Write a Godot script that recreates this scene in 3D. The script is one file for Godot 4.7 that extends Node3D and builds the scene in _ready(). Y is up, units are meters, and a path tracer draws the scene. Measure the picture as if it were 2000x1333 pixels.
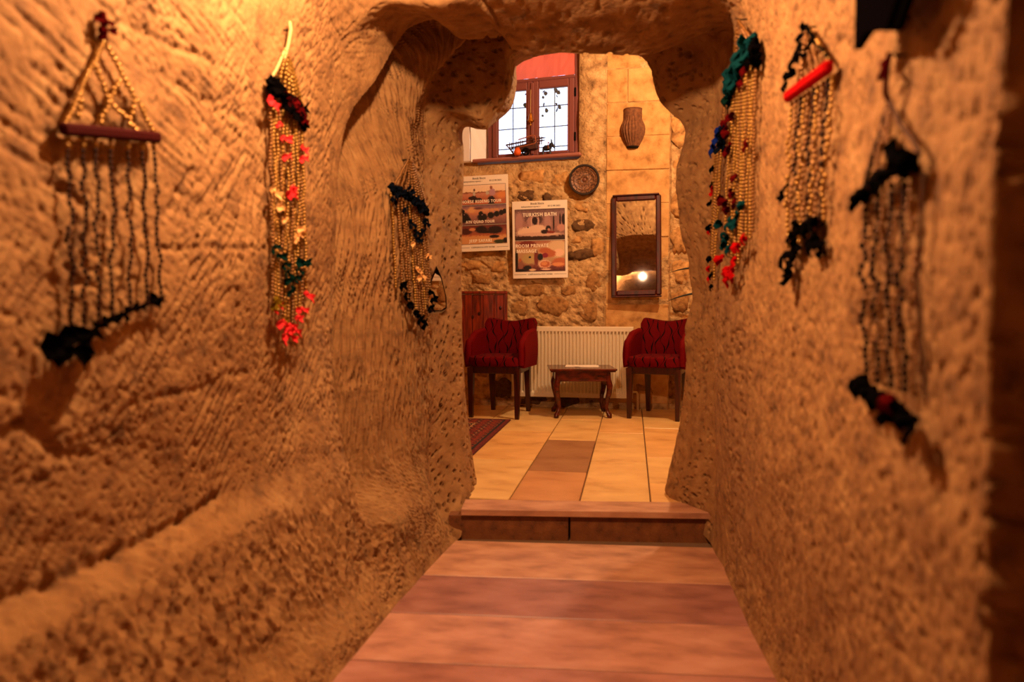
extends Node3D
# A rock-cut corridor hung with beads, looking through a worn doorway into a stone room. Metres, y up; the room floor is y = 0.

var M := {}
var N1 := FastNoiseLite.new()
var N2 := FastNoiseLite.new()
var NC := FastNoiseLite.new()
var used := {}


func _ready() -> void:
	# --- camera
	var cam := Camera3D.new()
	cam.name = "camera"
	add_child(cam)
	cam.position = Vector3(0.0, 0.87, 0.0)
	cam.rotation = Vector3(deg_to_rad(-2.619), deg_to_rad(9.413), 0.0)
	cam.near = 0.05
	cam.far = 200.0
	var att := CameraAttributesPhysical.new()
	att.frustum_focal_length = 25.385
	att.frustum_focus_distance = 5.2
	att.exposure_aperture = 2.0
	cam.attributes = att
	cam.fov = 50.6
	# --- sky, exposure
	var env := Environment.new()
	env.background_mode = Environment.BG_SKY
	var sky := Sky.new()
	var sm := ProceduralSkyMaterial.new()
	sm.sky_top_color = Color(0.62, 0.72, 0.95)
	sm.sky_horizon_color = Color(0.95, 0.97, 1.0)
	sm.ground_bottom_color = Color(0.45, 0.45, 0.45)
	sm.ground_horizon_color = Color(0.95, 0.97, 1.0)
	sm.sky_energy_multiplier = 2.0
	sm.ground_energy_multiplier = 1.8
	sky.sky_material = sm
	env.sky = sky
	env.tonemap_mode = Environment.TONE_MAPPER_LINEAR
	env.tonemap_exposure = 1.0
	env.sdfgi_enabled = true
	env.ssao_enabled = true
	env.ssil_enabled = true
	var we := WorldEnvironment.new()
	we.name = "environment"
	we.environment = env
	add_child(we)
	setup()
	# --- lamps (their light is made in hanging_bulb)
	hanging_bulb(Vector3(-0.47, 2.02, -1.50), 2.2, 3.3, Color(1.0, 0.785, 0.60), "bare warm bulb on a short cord under the corridor ceiling")
	hanging_bulb(Vector3(0.60, 2.95, -4.55), 3.6, 5.2, Color(1.0, 0.825, 0.64), "bare warm bulb hanging in the room beyond the doorway")
	# --- setting
	cave()
	rock_mass()
	floors()
	room_shell()
	back_wall()
	window_unit()
	# --- furniture of the room
	radiator()
	chair("red patterned armchair at the left, its arm before the wooden shutter", Vector3(-1.04, 0.0, -5.76), -7.0)
	chair("red patterned armchair at the right, half hidden by the doorway", Vector3(0.225, 0.0, -5.887), -15.6)
	side_table()
	leaflet()
	rug()
	shutter()
	mirror()
	plate()
	sconce()
	posters()
	plant()
	cart()
	jug()
	bell()
	vine()
	# --- bead hangings of the corridor
	hangings()
	plaque()


func setup() -> void:
	N1.seed = 11
	N1.noise_type = FastNoiseLite.TYPE_SIMPLEX
	N1.frequency = 1.0
	N1.fractal_type = FastNoiseLite.FRACTAL_NONE
	N2.seed = 29
	N2.noise_type = FastNoiseLite.TYPE_SIMPLEX
	N2.frequency = 1.0
	N2.fractal_type = FastNoiseLite.FRACTAL_FBM
	N2.fractal_octaves = 3
	NC.seed = 5
	NC.noise_type = FastNoiseLite.TYPE_CELLULAR
	NC.frequency = 1.0
	NC.cellular_return_type = FastNoiseLite.RETURN_DISTANCE
	NC.fractal_type = FastNoiseLite.FRACTAL_NONE
	materials()


# ---------------------------------------------------------------- materials
func noise_tex(size: int, freq: float, kind: int, oct: int, cols: Array, seed_: int, warp := 0.0) -> NoiseTexture2D:
	var n := FastNoiseLite.new()
	n.seed = seed_
	n.noise_type = kind
	n.frequency = freq
	n.fractal_type = FastNoiseLite.FRACTAL_FBM
	n.fractal_octaves = oct
	if warp > 0.0:
		n.domain_warp_enabled = true
		n.domain_warp_amplitude = warp
		n.domain_warp_frequency = freq * 0.7
	var t := NoiseTexture2D.new()
	t.width = size
	t.height = size
	t.seamless = true
	t.noise = n
	if cols.size() > 0:
		var g := Gradient.new()
		var off := PackedFloat32Array()
		var c := PackedColorArray()
		for k in cols:
			off.append(k[0])
			c.append(k[1])
		g.offsets = off
		g.colors = c
		t.color_ramp = g
	return t


func mat(called: String, c: Color, rough := 0.8, metal := 0.0) -> StandardMaterial3D:
	var m := StandardMaterial3D.new()
	m.resource_name = called
	m.albedo_color = c
	m.roughness = rough
	m.metallic = metal
	M[called] = m
	return m


func tri_tex(m: StandardMaterial3D, albedo: Texture2D, scale: Vector3, bump: Texture2D = null, bump_cm := 0.0, world := true) -> StandardMaterial3D:
	m.albedo_texture = albedo
	m.uv1_triplanar = true
	m.uv1_world_triplanar = world
	m.uv1_scale = scale
	m.uv1_triplanar_sharpness = 3.0
	if bump:
		m.heightmap_enabled = true
		m.heightmap_texture = bump
		m.heightmap_scale = bump_cm
	return m


func materials() -> void:
	var SM := FastNoiseLite.TYPE_SIMPLEX_SMOOTH
	var CE := FastNoiseLite.TYPE_CELLULAR
	var tuff := noise_tex(1024, 0.006, SM, 5, [[0.0, Color(0.37, 0.26, 0.145)], [0.32, Color(0.54, 0.392, 0.224)], [0.6, Color(0.59, 0.44, 0.258)], [1.0, Color(0.66, 0.52, 0.325)]], 3, 20.0)
	var grain := noise_tex(1024, 0.035, SM, 5, [], 8)
	var pits := noise_tex(1024, 0.026, SM, 5, [[0.0, Color(0, 0, 0)], [0.30, Color(0.12, 0.12, 0.12)], [0.42, Color(0.72, 0.72, 0.72)], [0.60, Color(0.86, 0.86, 0.86)], [1.0, Color(1, 1, 1)]], 18)
	tri_tex(mat("tuff", Color.WHITE, 0.92), tuff, Vector3.ONE * 1.6, pits, 0.11)
	var wall_t := noise_tex(1024, 0.008, SM, 5, [[0.0, Color(0.40, 0.29, 0.17)], [0.25, Color(0.63, 0.49, 0.31)], [0.55, Color(0.75, 0.605, 0.40)], [1.0, Color(0.85, 0.72, 0.51)]], 14, 25.0)
	tri_tex(mat("rubble", Color.WHITE, 0.93), wall_t, Vector3.ONE * 1.1, pits, 0.45)
	tri_tex(mat("ashlar", Color(0.97, 0.85, 0.70), 0.9), noise_tex(512, 0.012, SM, 5, [[0.0, Color(0.60, 0.48, 0.31)], [0.35, Color(0.78, 0.66, 0.46)], [1.0, Color(0.88, 0.79, 0.60)]], 21), Vector3.ONE * 1.3, grain, 0.14)
	tri_tex(mat("ashlar_pale", Color(0.99, 0.88, 0.74), 0.9), M["ashlar"].albedo_texture, Vector3.ONE * 1.0, grain, 0.12)
	tri_tex(mat("dark_stone", Color(0.52, 0.46, 0.40), 0.9), wall_t, Vector3.ONE * 2.5, grain, 0.22)
	tri_tex(mat("brown_stone", Color(0.84, 0.76, 0.64), 0.9), wall_t, Vector3.ONE * 2.2, grain, 0.22)
	tri_tex(mat("sand_stone", Color(1.0, 0.93, 0.82), 0.9), wall_t, Vector3.ONE * 1.8, grain, 0.2)
	mat("plaster", Color(0.86, 0.78, 0.64), 0.9)
	mat("white_plaster", Color(0.95, 0.95, 0.96), 0.85)
	var vein := noise_tex(1024, 0.006, SM, 5, [[0.0, Color(0.58, 0.44, 0.35)], [0.3, Color(0.68, 0.54, 0.43)], [0.55, Color(0.74, 0.60, 0.48)], [1.0, Color(0.80, 0.68, 0.56)]], 33, 60.0)
	var tile_v := noise_tex(1024, 0.005, SM, 5, [[0.0, Color(0.73, 0.57, 0.39)], [0.35, Color(0.85, 0.71, 0.51)], [1.0, Color(0.92, 0.80, 0.60)]], 36, 50.0)
	var pores := noise_tex(1024, 0.02, SM, 4, [], 41)
	for k in 4:
		var tint: Color = [Color(0.98, 0.90, 0.95), Color(0.90, 0.80, 0.88), Color(1.0, 0.93, 0.90), Color(0.82, 0.71, 0.79)][k]
		var m := tri_tex(mat("slab_%d" % k, tint, 0.42), vein, Vector3(0.7, 1.3, 1.5), pores, 0.02)
		m.uv1_offset = Vector3(0.37 * k, 0.11, 0.53 * k)
	for k in 4:
		var tint: Color = [Color(1.0, 0.98, 0.86), Color(1.0, 0.94, 0.80), Color(0.70, 0.60, 0.55), Color(0.88, 0.76, 0.67)][k]
		var m := tri_tex(mat("tile_%d" % k, tint, 0.36), tile_v, Vector3(0.6, 1.3, 0.9), pores, 0.015)
		m.uv1_offset = Vector3(0.29 * k, 0.0, 0.41 * k)
	mat("mortar", Color(0.46, 0.36, 0.26), 0.95)
	var wood_t := noise_tex(512, 0.01, SM, 4, [[0.0, Color(0.20, 0.08, 0.04)], [0.45, Color(0.36, 0.15, 0.07)], [1.0, Color(0.50, 0.23, 0.11)]], 51, 10.0)
	tri_tex(mat("dark_wood", Color(0.62, 0.48, 0.48), 0.3), wood_t, Vector3(6.0, 1.2, 6.0), null, 0.0, false)
	tri_tex(mat("table_wood", Color(0.85, 0.66, 0.58), 0.22), wood_t, Vector3(2.0, 5.0, 5.0), null, 0.0, false)
	tri_tex(mat("shutter_wood", Color(1.25, 0.95, 0.75), 0.45), wood_t, Vector3(7.0, 0.8, 7.0), null, 0.0, false)
	tri_tex(mat("mirror_wood", Color(0.72, 0.42, 0.34), 0.45), wood_t, Vector3(5.0, 1.2, 5.0), null, 0.0, false)
	mat("frame_wood", Color(0.50, 0.29, 0.28), 0.4)
	mat("sill_wood", Color(0.62, 0.40, 0.36), 0.4)
	mat("lead", Color(0.28, 0.30, 0.34), 0.5)
	var glass := mat("glass", Color(0.92, 0.96, 1.0, 0.04), 0.02)
	glass.transparency = BaseMaterial3D.TRANSPARENCY_ALPHA
	var blind := mat("red_cloth", Color(0.93, 0.45, 0.33), 0.9)
	blind.backlight_enabled = true
	blind.backlight = Color(0.93, 0.45, 0.33)
	var velvet := ImageTexture.create_from_image(velvet_image())
	var vm := tri_tex(mat("velvet", Color.WHITE, 0.85), velvet, Vector3(4.2, 4.2, 4.2), null, 0.0, false)
	vm.metallic_specular = 0.2
	vm.rim_enabled = true
	vm.rim = 0.02
	vm.rim_tint = 0.8
	var pm := mat("red_plain", Color(0.38, 0.010, 0.026), 0.75)
	mat("bar_wine", Color(0.21, 0.016, 0.016), 0.8).metallic_specular = 0.2
	pm.metallic_specular = 0.2
	pm.rim_enabled = true
	pm.rim = 0.03
	pm.rim_tint = 0.8
	mat("enamel", Color(0.88, 0.82, 0.70), 0.35)
	mat("grille_dark", Color(0.20, 0.17, 0.14), 0.7)
	mat("mirror_glass", Color(0.92, 0.92, 0.92), 0.015, 1.0)
	tri_tex(mat("clay", Color(0.64, 0.58, 0.52), 0.85), noise_tex(256, 0.03, SM, 4, [[0.0, Color(0.55, 0.36, 0.22)], [1.0, Color(0.85, 0.62, 0.42)]], 61), Vector3.ONE * 4.0, null, 0.0, false)
	mat("soot", Color(0.08, 0.05, 0.035), 0.95)
	tri_tex(mat("old_copper", Color(0.80, 0.72, 0.64), 0.55, 0.1), noise_tex(256, 0.03, SM, 5, [[0.0, Color(0.20, 0.13, 0.09)], [0.5, Color(0.55, 0.40, 0.28)], [1.0, Color(0.86, 0.72, 0.55)]], 71), Vector3.ONE * 6.0, null, 0.0, false)
	mat("copper_red", Color(0.42, 0.24, 0.15), 0.5, 0.3)
	mat("dark_copper", Color(0.16, 0.11, 0.085), 0.55, 0.3)
	tri_tex(mat("riser_stone", Color(0.80, 0.66, 0.55), 0.7), tuff, Vector3.ONE * 2.2, grain, 0.1)
	mat("paper", Color(0.93, 0.89, 0.82), 0.6)
	mat("ink", Color(0.10, 0.08, 0.07), 0.7)
	mat("white_ink", Color(0.97, 0.95, 0.88), 0.6)
	mat("iron", Color(0.028, 0.022, 0.028), 0.85).metallic_specular = 0.25
	mat("dark_plate", Color(0.03, 0.022, 0.03), 1.0).specular_mode = BaseMaterial3D.SPECULAR_DISABLED
	mat("leaf", Color(0.05, 0.085, 0.045), 0.4)
	mat("vine_leaf", Color(0.10, 0.22, 0.10), 0.6)
	mat("pot", Color(0.45, 0.24, 0.14), 0.7)
	mat("soil", Color(0.12, 0.08, 0.05), 0.95)
	mat("bead_gold", Color(0.62, 0.47, 0.20), 0.28, 0.55)
	mat("bead_amber", Color(0.50, 0.34, 0.14), 0.30, 0.4)
	mat("bead_brown", Color(0.17, 0.075, 0.035), 0.55).metallic_specular = 0.25
	mat("thread", Color(0.30, 0.18, 0.08), 0.9)
	mat("cord_pale", Color(0.82, 0.70, 0.46), 0.9)
	mat("cloth_black", Color(0.014, 0.010, 0.012), 0.95).metallic_specular = 0.1
	mat("cloth_navy", Color(0.03, 0.055, 0.10), 0.95).metallic_specular = 0.1
	mat("cloth_blue", Color(0.05, 0.13, 0.42), 0.9).metallic_specular = 0.1
	mat("cloth_green", Color(0.02, 0.13, 0.11), 0.95).metallic_specular = 0.1
	mat("cloth_teal", Color(0.03, 0.20, 0.22), 0.95).metallic_specular = 0.1
	mat("cloth_red", Color(0.62, 0.035, 0.045), 0.9).metallic_specular = 0.1
	mat("cloth_wine", Color(0.28, 0.02, 0.025), 0.95).metallic_specular = 0.1
	mat("cloth_pink", Color(0.88, 0.20, 0.22), 0.9).metallic_specular = 0.1
	mat("cloth_cream", Color(0.92, 0.72, 0.46), 0.9).metallic_specular = 0.1
	mat("cloth_olive", Color(0.42, 0.34, 0.06), 0.9).metallic_specular = 0.1
	mat("brass", Color(0.80, 0.58, 0.25), 0.3, 0.9)
	mat("cart_wood", Color(0.26, 0.14, 0.11), 0.7)
	mat("cart_pale", Color(0.62, 0.36, 0.24), 0.7)
	mat("ox_blue", Color(0.05, 0.07, 0.14), 0.5)
	mat("rug_red", Color(0.30, 0.05, 0.04), 0.95)


func velvet_image() -> Image:
	var im := Image.create(256, 256, false, Image.FORMAT_RGB8)
	for y in 256:
		for x in 256:
			var v := 0.0
			for k in 5:
				var c := (k + 0.5) * 51.2 + 17.0 * sin(TAU * y / 256.0 + k * 2.1) + 8.0 * sin(TAU * 2.0 * y / 256.0 + k * 1.3)
				var w := 3.2 + 2.4 * sin(TAU * 2.0 * y / 256.0 + k * 2.7)
				var d: float = absf(fposmod(x - c + 128.0, 256.0) - 128.0)
				v = maxf(v, clampf(w + 0.8 - d, 0.0, 1.0))
			var s := 0.90 + 0.10 * N1.get_noise_2d(x * 0.4, y * 0.08)
			im.set_pixel(x, y, Color(0.39 * s, 0.008, 0.026).lerp(Color(0.03, 0.004, 0.008), v))
	return im


# ---------------------------------------------------------------- naming
func numbered(called: String, parent: Node) -> String:
	var key := str(parent.get_instance_id()) + called
	var n: int = used.get(key, 0)
	used[key] = n + 1
	return called if n == 0 else "%s_%03d" % [called, n]


func thing(called: String, label: String, category: String, at := Vector3.ZERO, yaw := 0.0, group := "") -> Node3D:
	var o := Node3D.new()
	o.name = numbered(called, self)
	add_child(o, true)
	o.position = at
	o.rotation.y = deg_to_rad(yaw)
	o.set_meta("label", label)
	o.set_meta("category", category)
	if group != "":
		o.set_meta("group", group)
	return o


func struct(called: String, at := Vector3.ZERO) -> Node3D:
	var o := Node3D.new()
	o.name = called
	add_child(o, true)
	o.position = at
	o.set_meta("kind", "structure")
	return o


func put(mesh: Mesh, called: String, m: String, parent: Node3D, at := Transform3D.IDENTITY) -> MeshInstance3D:
	var o := MeshInstance3D.new()
	o.mesh = mesh
	o.name = numbered(called, parent)
	o.material_override = M[m]
	o.transform = at
	parent.add_child(o, true)
	return o


# ---------------------------------------------------------------- mesh builder
class MB:
	var v := PackedVector3Array()
	var n := PackedVector3Array()
	var t := PackedVector2Array()
	var i := PackedInt32Array()
	var off := Vector3.ZERO

	func tri(a: Vector3, b: Vector3, c: Vector3, na: Vector3, nb: Vector3, nc: Vector3, ta := Vector2.ZERO, tb := Vector2.ZERO, tc := Vector2.ZERO) -> void:
		var k := v.size()
		if (b - a).cross(c - a).dot(na + nb + nc) > 0.0:
			v.append(a - off); v.append(c - off); v.append(b - off)
			n.append(na); n.append(nc); n.append(nb)
			t.append(ta); t.append(tc); t.append(tb)
		else:
			v.append(a - off); v.append(b - off); v.append(c - off)
			n.append(na); n.append(nb); n.append(nc)
			t.append(ta); t.append(tb); t.append(tc)
		i.append(k); i.append(k + 1); i.append(k + 2)

	func flat(a: Vector3, b: Vector3, c: Vector3, out: Vector3) -> void:
		var q := (b - a).cross(c - a).normalized()
		if q.dot(out) < 0.0:
			q = -q
		tri(a, b, c, q, q, q)

	func quad(a: Vector3, b: Vector3, c: Vector3, d: Vector3, out: Vector3) -> void:
		flat(a, b, c, out)
		flat(a, c, d, out)

	func uvquad(a: Vector3, b: Vector3, c: Vector3, d: Vector3, nn: Vector3) -> void:
		tri(a, b, c, nn, nn, nn, Vector2(0, 1), Vector2(1, 1), Vector2(1, 0))
		tri(a, c, d, nn, nn, nn, Vector2(0, 1), Vector2(1, 0), Vector2(0, 0))

	# chamfered box; xf places it
	func box(size: Vector3, xf := Transform3D.IDENTITY, bev := 0.004) -> void:
		var h := size * 0.5
		var b := minf(bev, minf(h.x, minf(h.y, h.z)) * 0.6)
		var o := xf.origin
		for ax in 3:
			var u := (ax + 1) % 3
			var w := (ax + 2) % 3
			for s in [-1.0, 1.0]:
				var p := []
				for q in [[-1, -1], [1, -1], [1, 1], [-1, 1]]:
					var c := Vector3.ZERO
					c[ax] = s * h[ax]
					c[u] = q[0] * (h[u] - b)
					c[w] = q[1] * (h[w] - b)
					p.append(xf * c)
				var nn := Vector3.ZERO
				nn[ax] = s
				quad(p[0], p[1], p[2], p[3], xf.basis * nn)
		for ax in 3:
			var u := (ax + 1) % 3
			var w := (ax + 2) % 3
			for su in [-1.0, 1.0]:
				for sw in [-1.0, 1.0]:
					var p := []
					for q in [[-1.0, 0], [1.0, 0], [1.0, 1], [-1.0, 1]]:
						var c := Vector3.ZERO
						c[ax] = q[0] * (h[ax] - b)
						c[u] = su * (h[u] - (b if q[1] == 1 else 0.0))
						c[w] = sw * (h[w] - (0.0 if q[1] == 1 else b))
						p.append(xf * c)
					var nn := Vector3.ZERO
					nn[u] = su
					nn[w] = sw
					quad(p[0], p[1], p[2], p[3], xf.basis * nn)
		for sx in [-1.0, 1.0]:
			for sy in [-1.0, 1.0]:
				for sz in [-1.0, 1.0]:
					flat(xf * Vector3(sx * h.x, sy * (h.y - b), sz * (h.z - b)), xf * Vector3(sx * (h.x - b), sy * h.y, sz * (h.z - b)), xf * Vector3(sx * (h.x - b), sy * (h.y - b), sz * h.z), xf.basis * Vector3(sx, sy, sz))

	# round or oval tube along points
	func tube(p: Array, r: Array, sides := 8, caps := true, squash := 1.0) -> void:
		var rings := []
		var last := Vector3.ZERO
		for k in p.size():
			var d: Vector3 = (p[mini(k + 1, p.size() - 1)] - p[maxi(k - 1, 0)]).normalized()
			var u: Vector3
			if k == 0:
				u = d.cross(Vector3.UP if absf(d.y) < 0.9 else Vector3.RIGHT).normalized()
			else:
				u = (last - d * last.dot(d)).normalized()
			last = u
			var w := d.cross(u)
			var ring := []
			for s in sides:
				var a := TAU * s / sides
				var e: Vector3 = u * cos(a) + w * sin(a) * squash
				ring.append([p[k] + e * r[k], e.normalized()])
			rings.append(ring)
		for k in p.size() - 1:
			for s in sides:
				var a = rings[k][s]
				var b = rings[k][(s + 1) % sides]
				var c = rings[k + 1][(s + 1) % sides]
				var d = rings[k + 1][s]
				tri(a[0], b[0], c[0], a[1], b[1], c[1])
				tri(a[0], c[0], d[0], a[1], c[1], d[1])
		if caps:
			for e in [0, p.size() - 1]:
				var out: Vector3 = (p[0] - p[1]) if e == 0 else (p[e] - p[e - 1])
				for s in range(1, sides - 1):
					flat(rings[e][0][0], rings[e][s][0], rings[e][s + 1][0], out)

	# profile of (radius, height) turned about y
	func lathe(prof: Array, segs := 24, xf := Transform3D.IDENTITY, from := 0.0, arc := TAU) -> void:
		for k in prof.size() - 1:
			var a: Vector2 = prof[k]
			var b: Vector2 = prof[k + 1]
			var e := b - a
			if e.length() < 0.000001:
				continue
			var n2 := Vector2(e.y, -e.x).normalized()
			var na := n2
			var nb := n2
			if k > 0:
				var f: Vector2 = a - prof[k - 1]
				var m := Vector2(f.y, -f.x).normalized()
				if m.dot(n2) > 0.6:
					na = (m + n2).normalized()
			if k < prof.size() - 2:
				var f: Vector2 = prof[k + 2] - b
				var m := Vector2(f.y, -f.x).normalized()
				if m.dot(n2) > 0.6:
					nb = (m + n2).normalized()
			for s in segs:
				var p := from + arc * s / segs
				var q := from + arc * (s + 1) / segs
				var cp := Vector3(cos(p), 0, sin(p))
				var cq := Vector3(cos(q), 0, sin(q))
				var p0 := xf * (cp * a.x + Vector3.UP * a.y)
				var p1 := xf * (cq * a.x + Vector3.UP * a.y)
				var p2 := xf * (cq * b.x + Vector3.UP * b.y)
				var p3 := xf * (cp * b.x + Vector3.UP * b.y)
				var n0 := xf.basis * (cp * na.x + Vector3.UP * na.y)
				var n1 := xf.basis * (cq * na.x + Vector3.UP * na.y)
				var n2_ := xf.basis * (cq * nb.x + Vector3.UP * nb.y)
				var n3 := xf.basis * (cp * nb.x + Vector3.UP * nb.y)
				if a.x > 0.00001:
					tri(p0, p1, p2, n0, n1, n2_)
				if b.x > 0.00001:
					tri(p0, p2, p3, n0, n2_, n3)

	# lumpy ellipsoid
	func blob(c: Vector3, r: Vector3, b := Basis.IDENTITY, rough := 0.0, noise: FastNoiseLite = null, seed_ := 0.0, nu := 10, nv := 7, boxy := 1.0) -> void:
		var pts := []
		for y in nv + 1:
			for x in nu:
				var la := PI * y / nv - PI / 2
				var lo := TAU * x / nu
				var d := Vector3(cos(la) * cos(lo), sin(la), cos(la) * sin(lo))
				if boxy != 1.0:
					d = Vector3(signf(d.x) * pow(absf(d.x), boxy), signf(d.y) * pow(absf(d.y), boxy), signf(d.z) * pow(absf(d.z), boxy))
				var k := 1.0
				if noise:
					k += rough * noise.get_noise_3d(d.x * 1.4 + seed_, d.y * 1.4, d.z * 1.4 + seed_)
				pts.append(c + b * (d * r * k))
		var nn := []
		nn.resize(pts.size())
		for y in nv + 1:
			for x in nu:
				var l: Vector3 = pts[y * nu + (x + nu - 1) % nu]
				var rr: Vector3 = pts[y * nu + (x + 1) % nu]
				var dn: Vector3 = pts[maxi(y - 1, 0) * nu + x]
				var up: Vector3 = pts[mini(y + 1, nv) * nu + x]
				var g := (rr - l).cross(up - dn)
				var o: Vector3 = pts[y * nu + x] - c
				if g.length() < 0.0000001:
					g = o
				if g.dot(o) < 0.0:
					g = -g
				nn[y * nu + x] = g.normalized()
		for y in nv:
			for x in nu:
				var a := y * nu + x
				var d := y * nu + (x + 1) % nu
				var e := a + nu
				var f := d + nu
				if y > 0:
					tri(pts[a], pts[d], pts[f], nn[a], nn[d], nn[f])
				if y < nv - 1:
					tri(pts[a], pts[f], pts[e], nn[a], nn[f], nn[e])

	# polygon in x,y pushed along z from z0 to z1
	func extrude(poly: PackedVector2Array, z0: float, z1: float, xf := Transform3D.IDENTITY) -> void:
		var ids := Geometry2D.triangulate_polygon(poly)
		var zn := xf.basis.z * signf(z1 - z0)
		for k in range(0, ids.size(), 3):
			var a := poly[ids[k]]
			var b := poly[ids[k + 1]]
			var c := poly[ids[k + 2]]
			flat(xf * Vector3(a.x, a.y, z1), xf * Vector3(b.x, b.y, z1), xf * Vector3(c.x, c.y, z1), zn)
			flat(xf * Vector3(a.x, a.y, z0), xf * Vector3(b.x, b.y, z0), xf * Vector3(c.x, c.y, z0), -zn)
		var area := 0.0
		for k in poly.size():
			area += poly[k].cross(poly[(k + 1) % poly.size()])
		for k in poly.size():
			var a := poly[k]
			var b := poly[(k + 1) % poly.size()]
			var e := b - a
			var o := Vector2(e.y, -e.x) * signf(area)
			quad(xf * Vector3(a.x, a.y, z0), xf * Vector3(b.x, b.y, z0), xf * Vector3(b.x, b.y, z1), xf * Vector3(a.x, a.y, z1), xf.basis * Vector3(o.x, o.y, 0))

	func done() -> ArrayMesh:
		var a := []
		a.resize(Mesh.ARRAY_MAX)
		a[Mesh.ARRAY_VERTEX] = v
		a[Mesh.ARRAY_NORMAL] = n
		a[Mesh.ARRAY_TEX_UV] = t
		a[Mesh.ARRAY_INDEX] = i
		var m := ArrayMesh.new()
		m.add_surface_from_arrays(Mesh.PRIMITIVE_TRIANGLES, a)
		return m


func one_box(size: Vector3, at: Vector3, bev := 0.004, b := Basis.IDENTITY) -> ArrayMesh:
	var m := MB.new()
	m.box(size, Transform3D(b, at), bev)
	return m.done()


# ---------------------------------------------------------------- lamps
func hanging_bulb(at: Vector3, ceil: float, energy: float, c: Color, label: String) -> void:
	var o := thing("pendant_bulb", label, "lamp", at)
	var bm := mat("bulb_glow_%d" % used.size(), Color(1.0, 0.9, 0.75), 0.4)
	bm.emission_enabled = true
	bm.emission = c
	bm.emission_energy_multiplier = 6.0
	var m := MB.new()
	m.lathe([Vector2(0.0, -0.05), Vector2(0.022, -0.044), Vector2(0.034, -0.025), Vector2(0.036, -0.005), Vector2(0.028, 0.02), Vector2(0.016, 0.045), Vector2(0.014, 0.055)], 16)
	put(m.done(), "bulb", bm.resource_name, o)
	m = MB.new()
	m.lathe([Vector2(0.0, 0.05), Vector2(0.02, 0.05), Vector2(0.021, 0.10), Vector2(0.008, 0.115), Vector2(0.0, 0.115)], 12)
	put(m.done(), "socket", "iron", o)
	m = MB.new()
	m.tube([Vector3(0, 0.11, 0), Vector3(0, ceil - at.y + 0.03, 0)], [0.004, 0.004], 6)
	put(m.done(), "cord", "iron", o)
	m = MB.new()
	m.lathe([Vector2(0.0, ceil - at.y - 0.03), Vector2(0.045, ceil - at.y - 0.02), Vector2(0.05, ceil - at.y + 0.04)], 16)
	put(m.done(), "ceiling_rose", "iron", o)
	var l := OmniLight3D.new()
	l.name = "bulb_light"
	l.light_color = c
	l.light_energy = energy
	l.light_size = 0.035
	l.omni_range = 12.0
	l.omni_attenuation = 2.0
	l.shadow_enabled = true
	l.position = Vector3(0, -0.005, 0)
	o.add_child(l, true)


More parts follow.
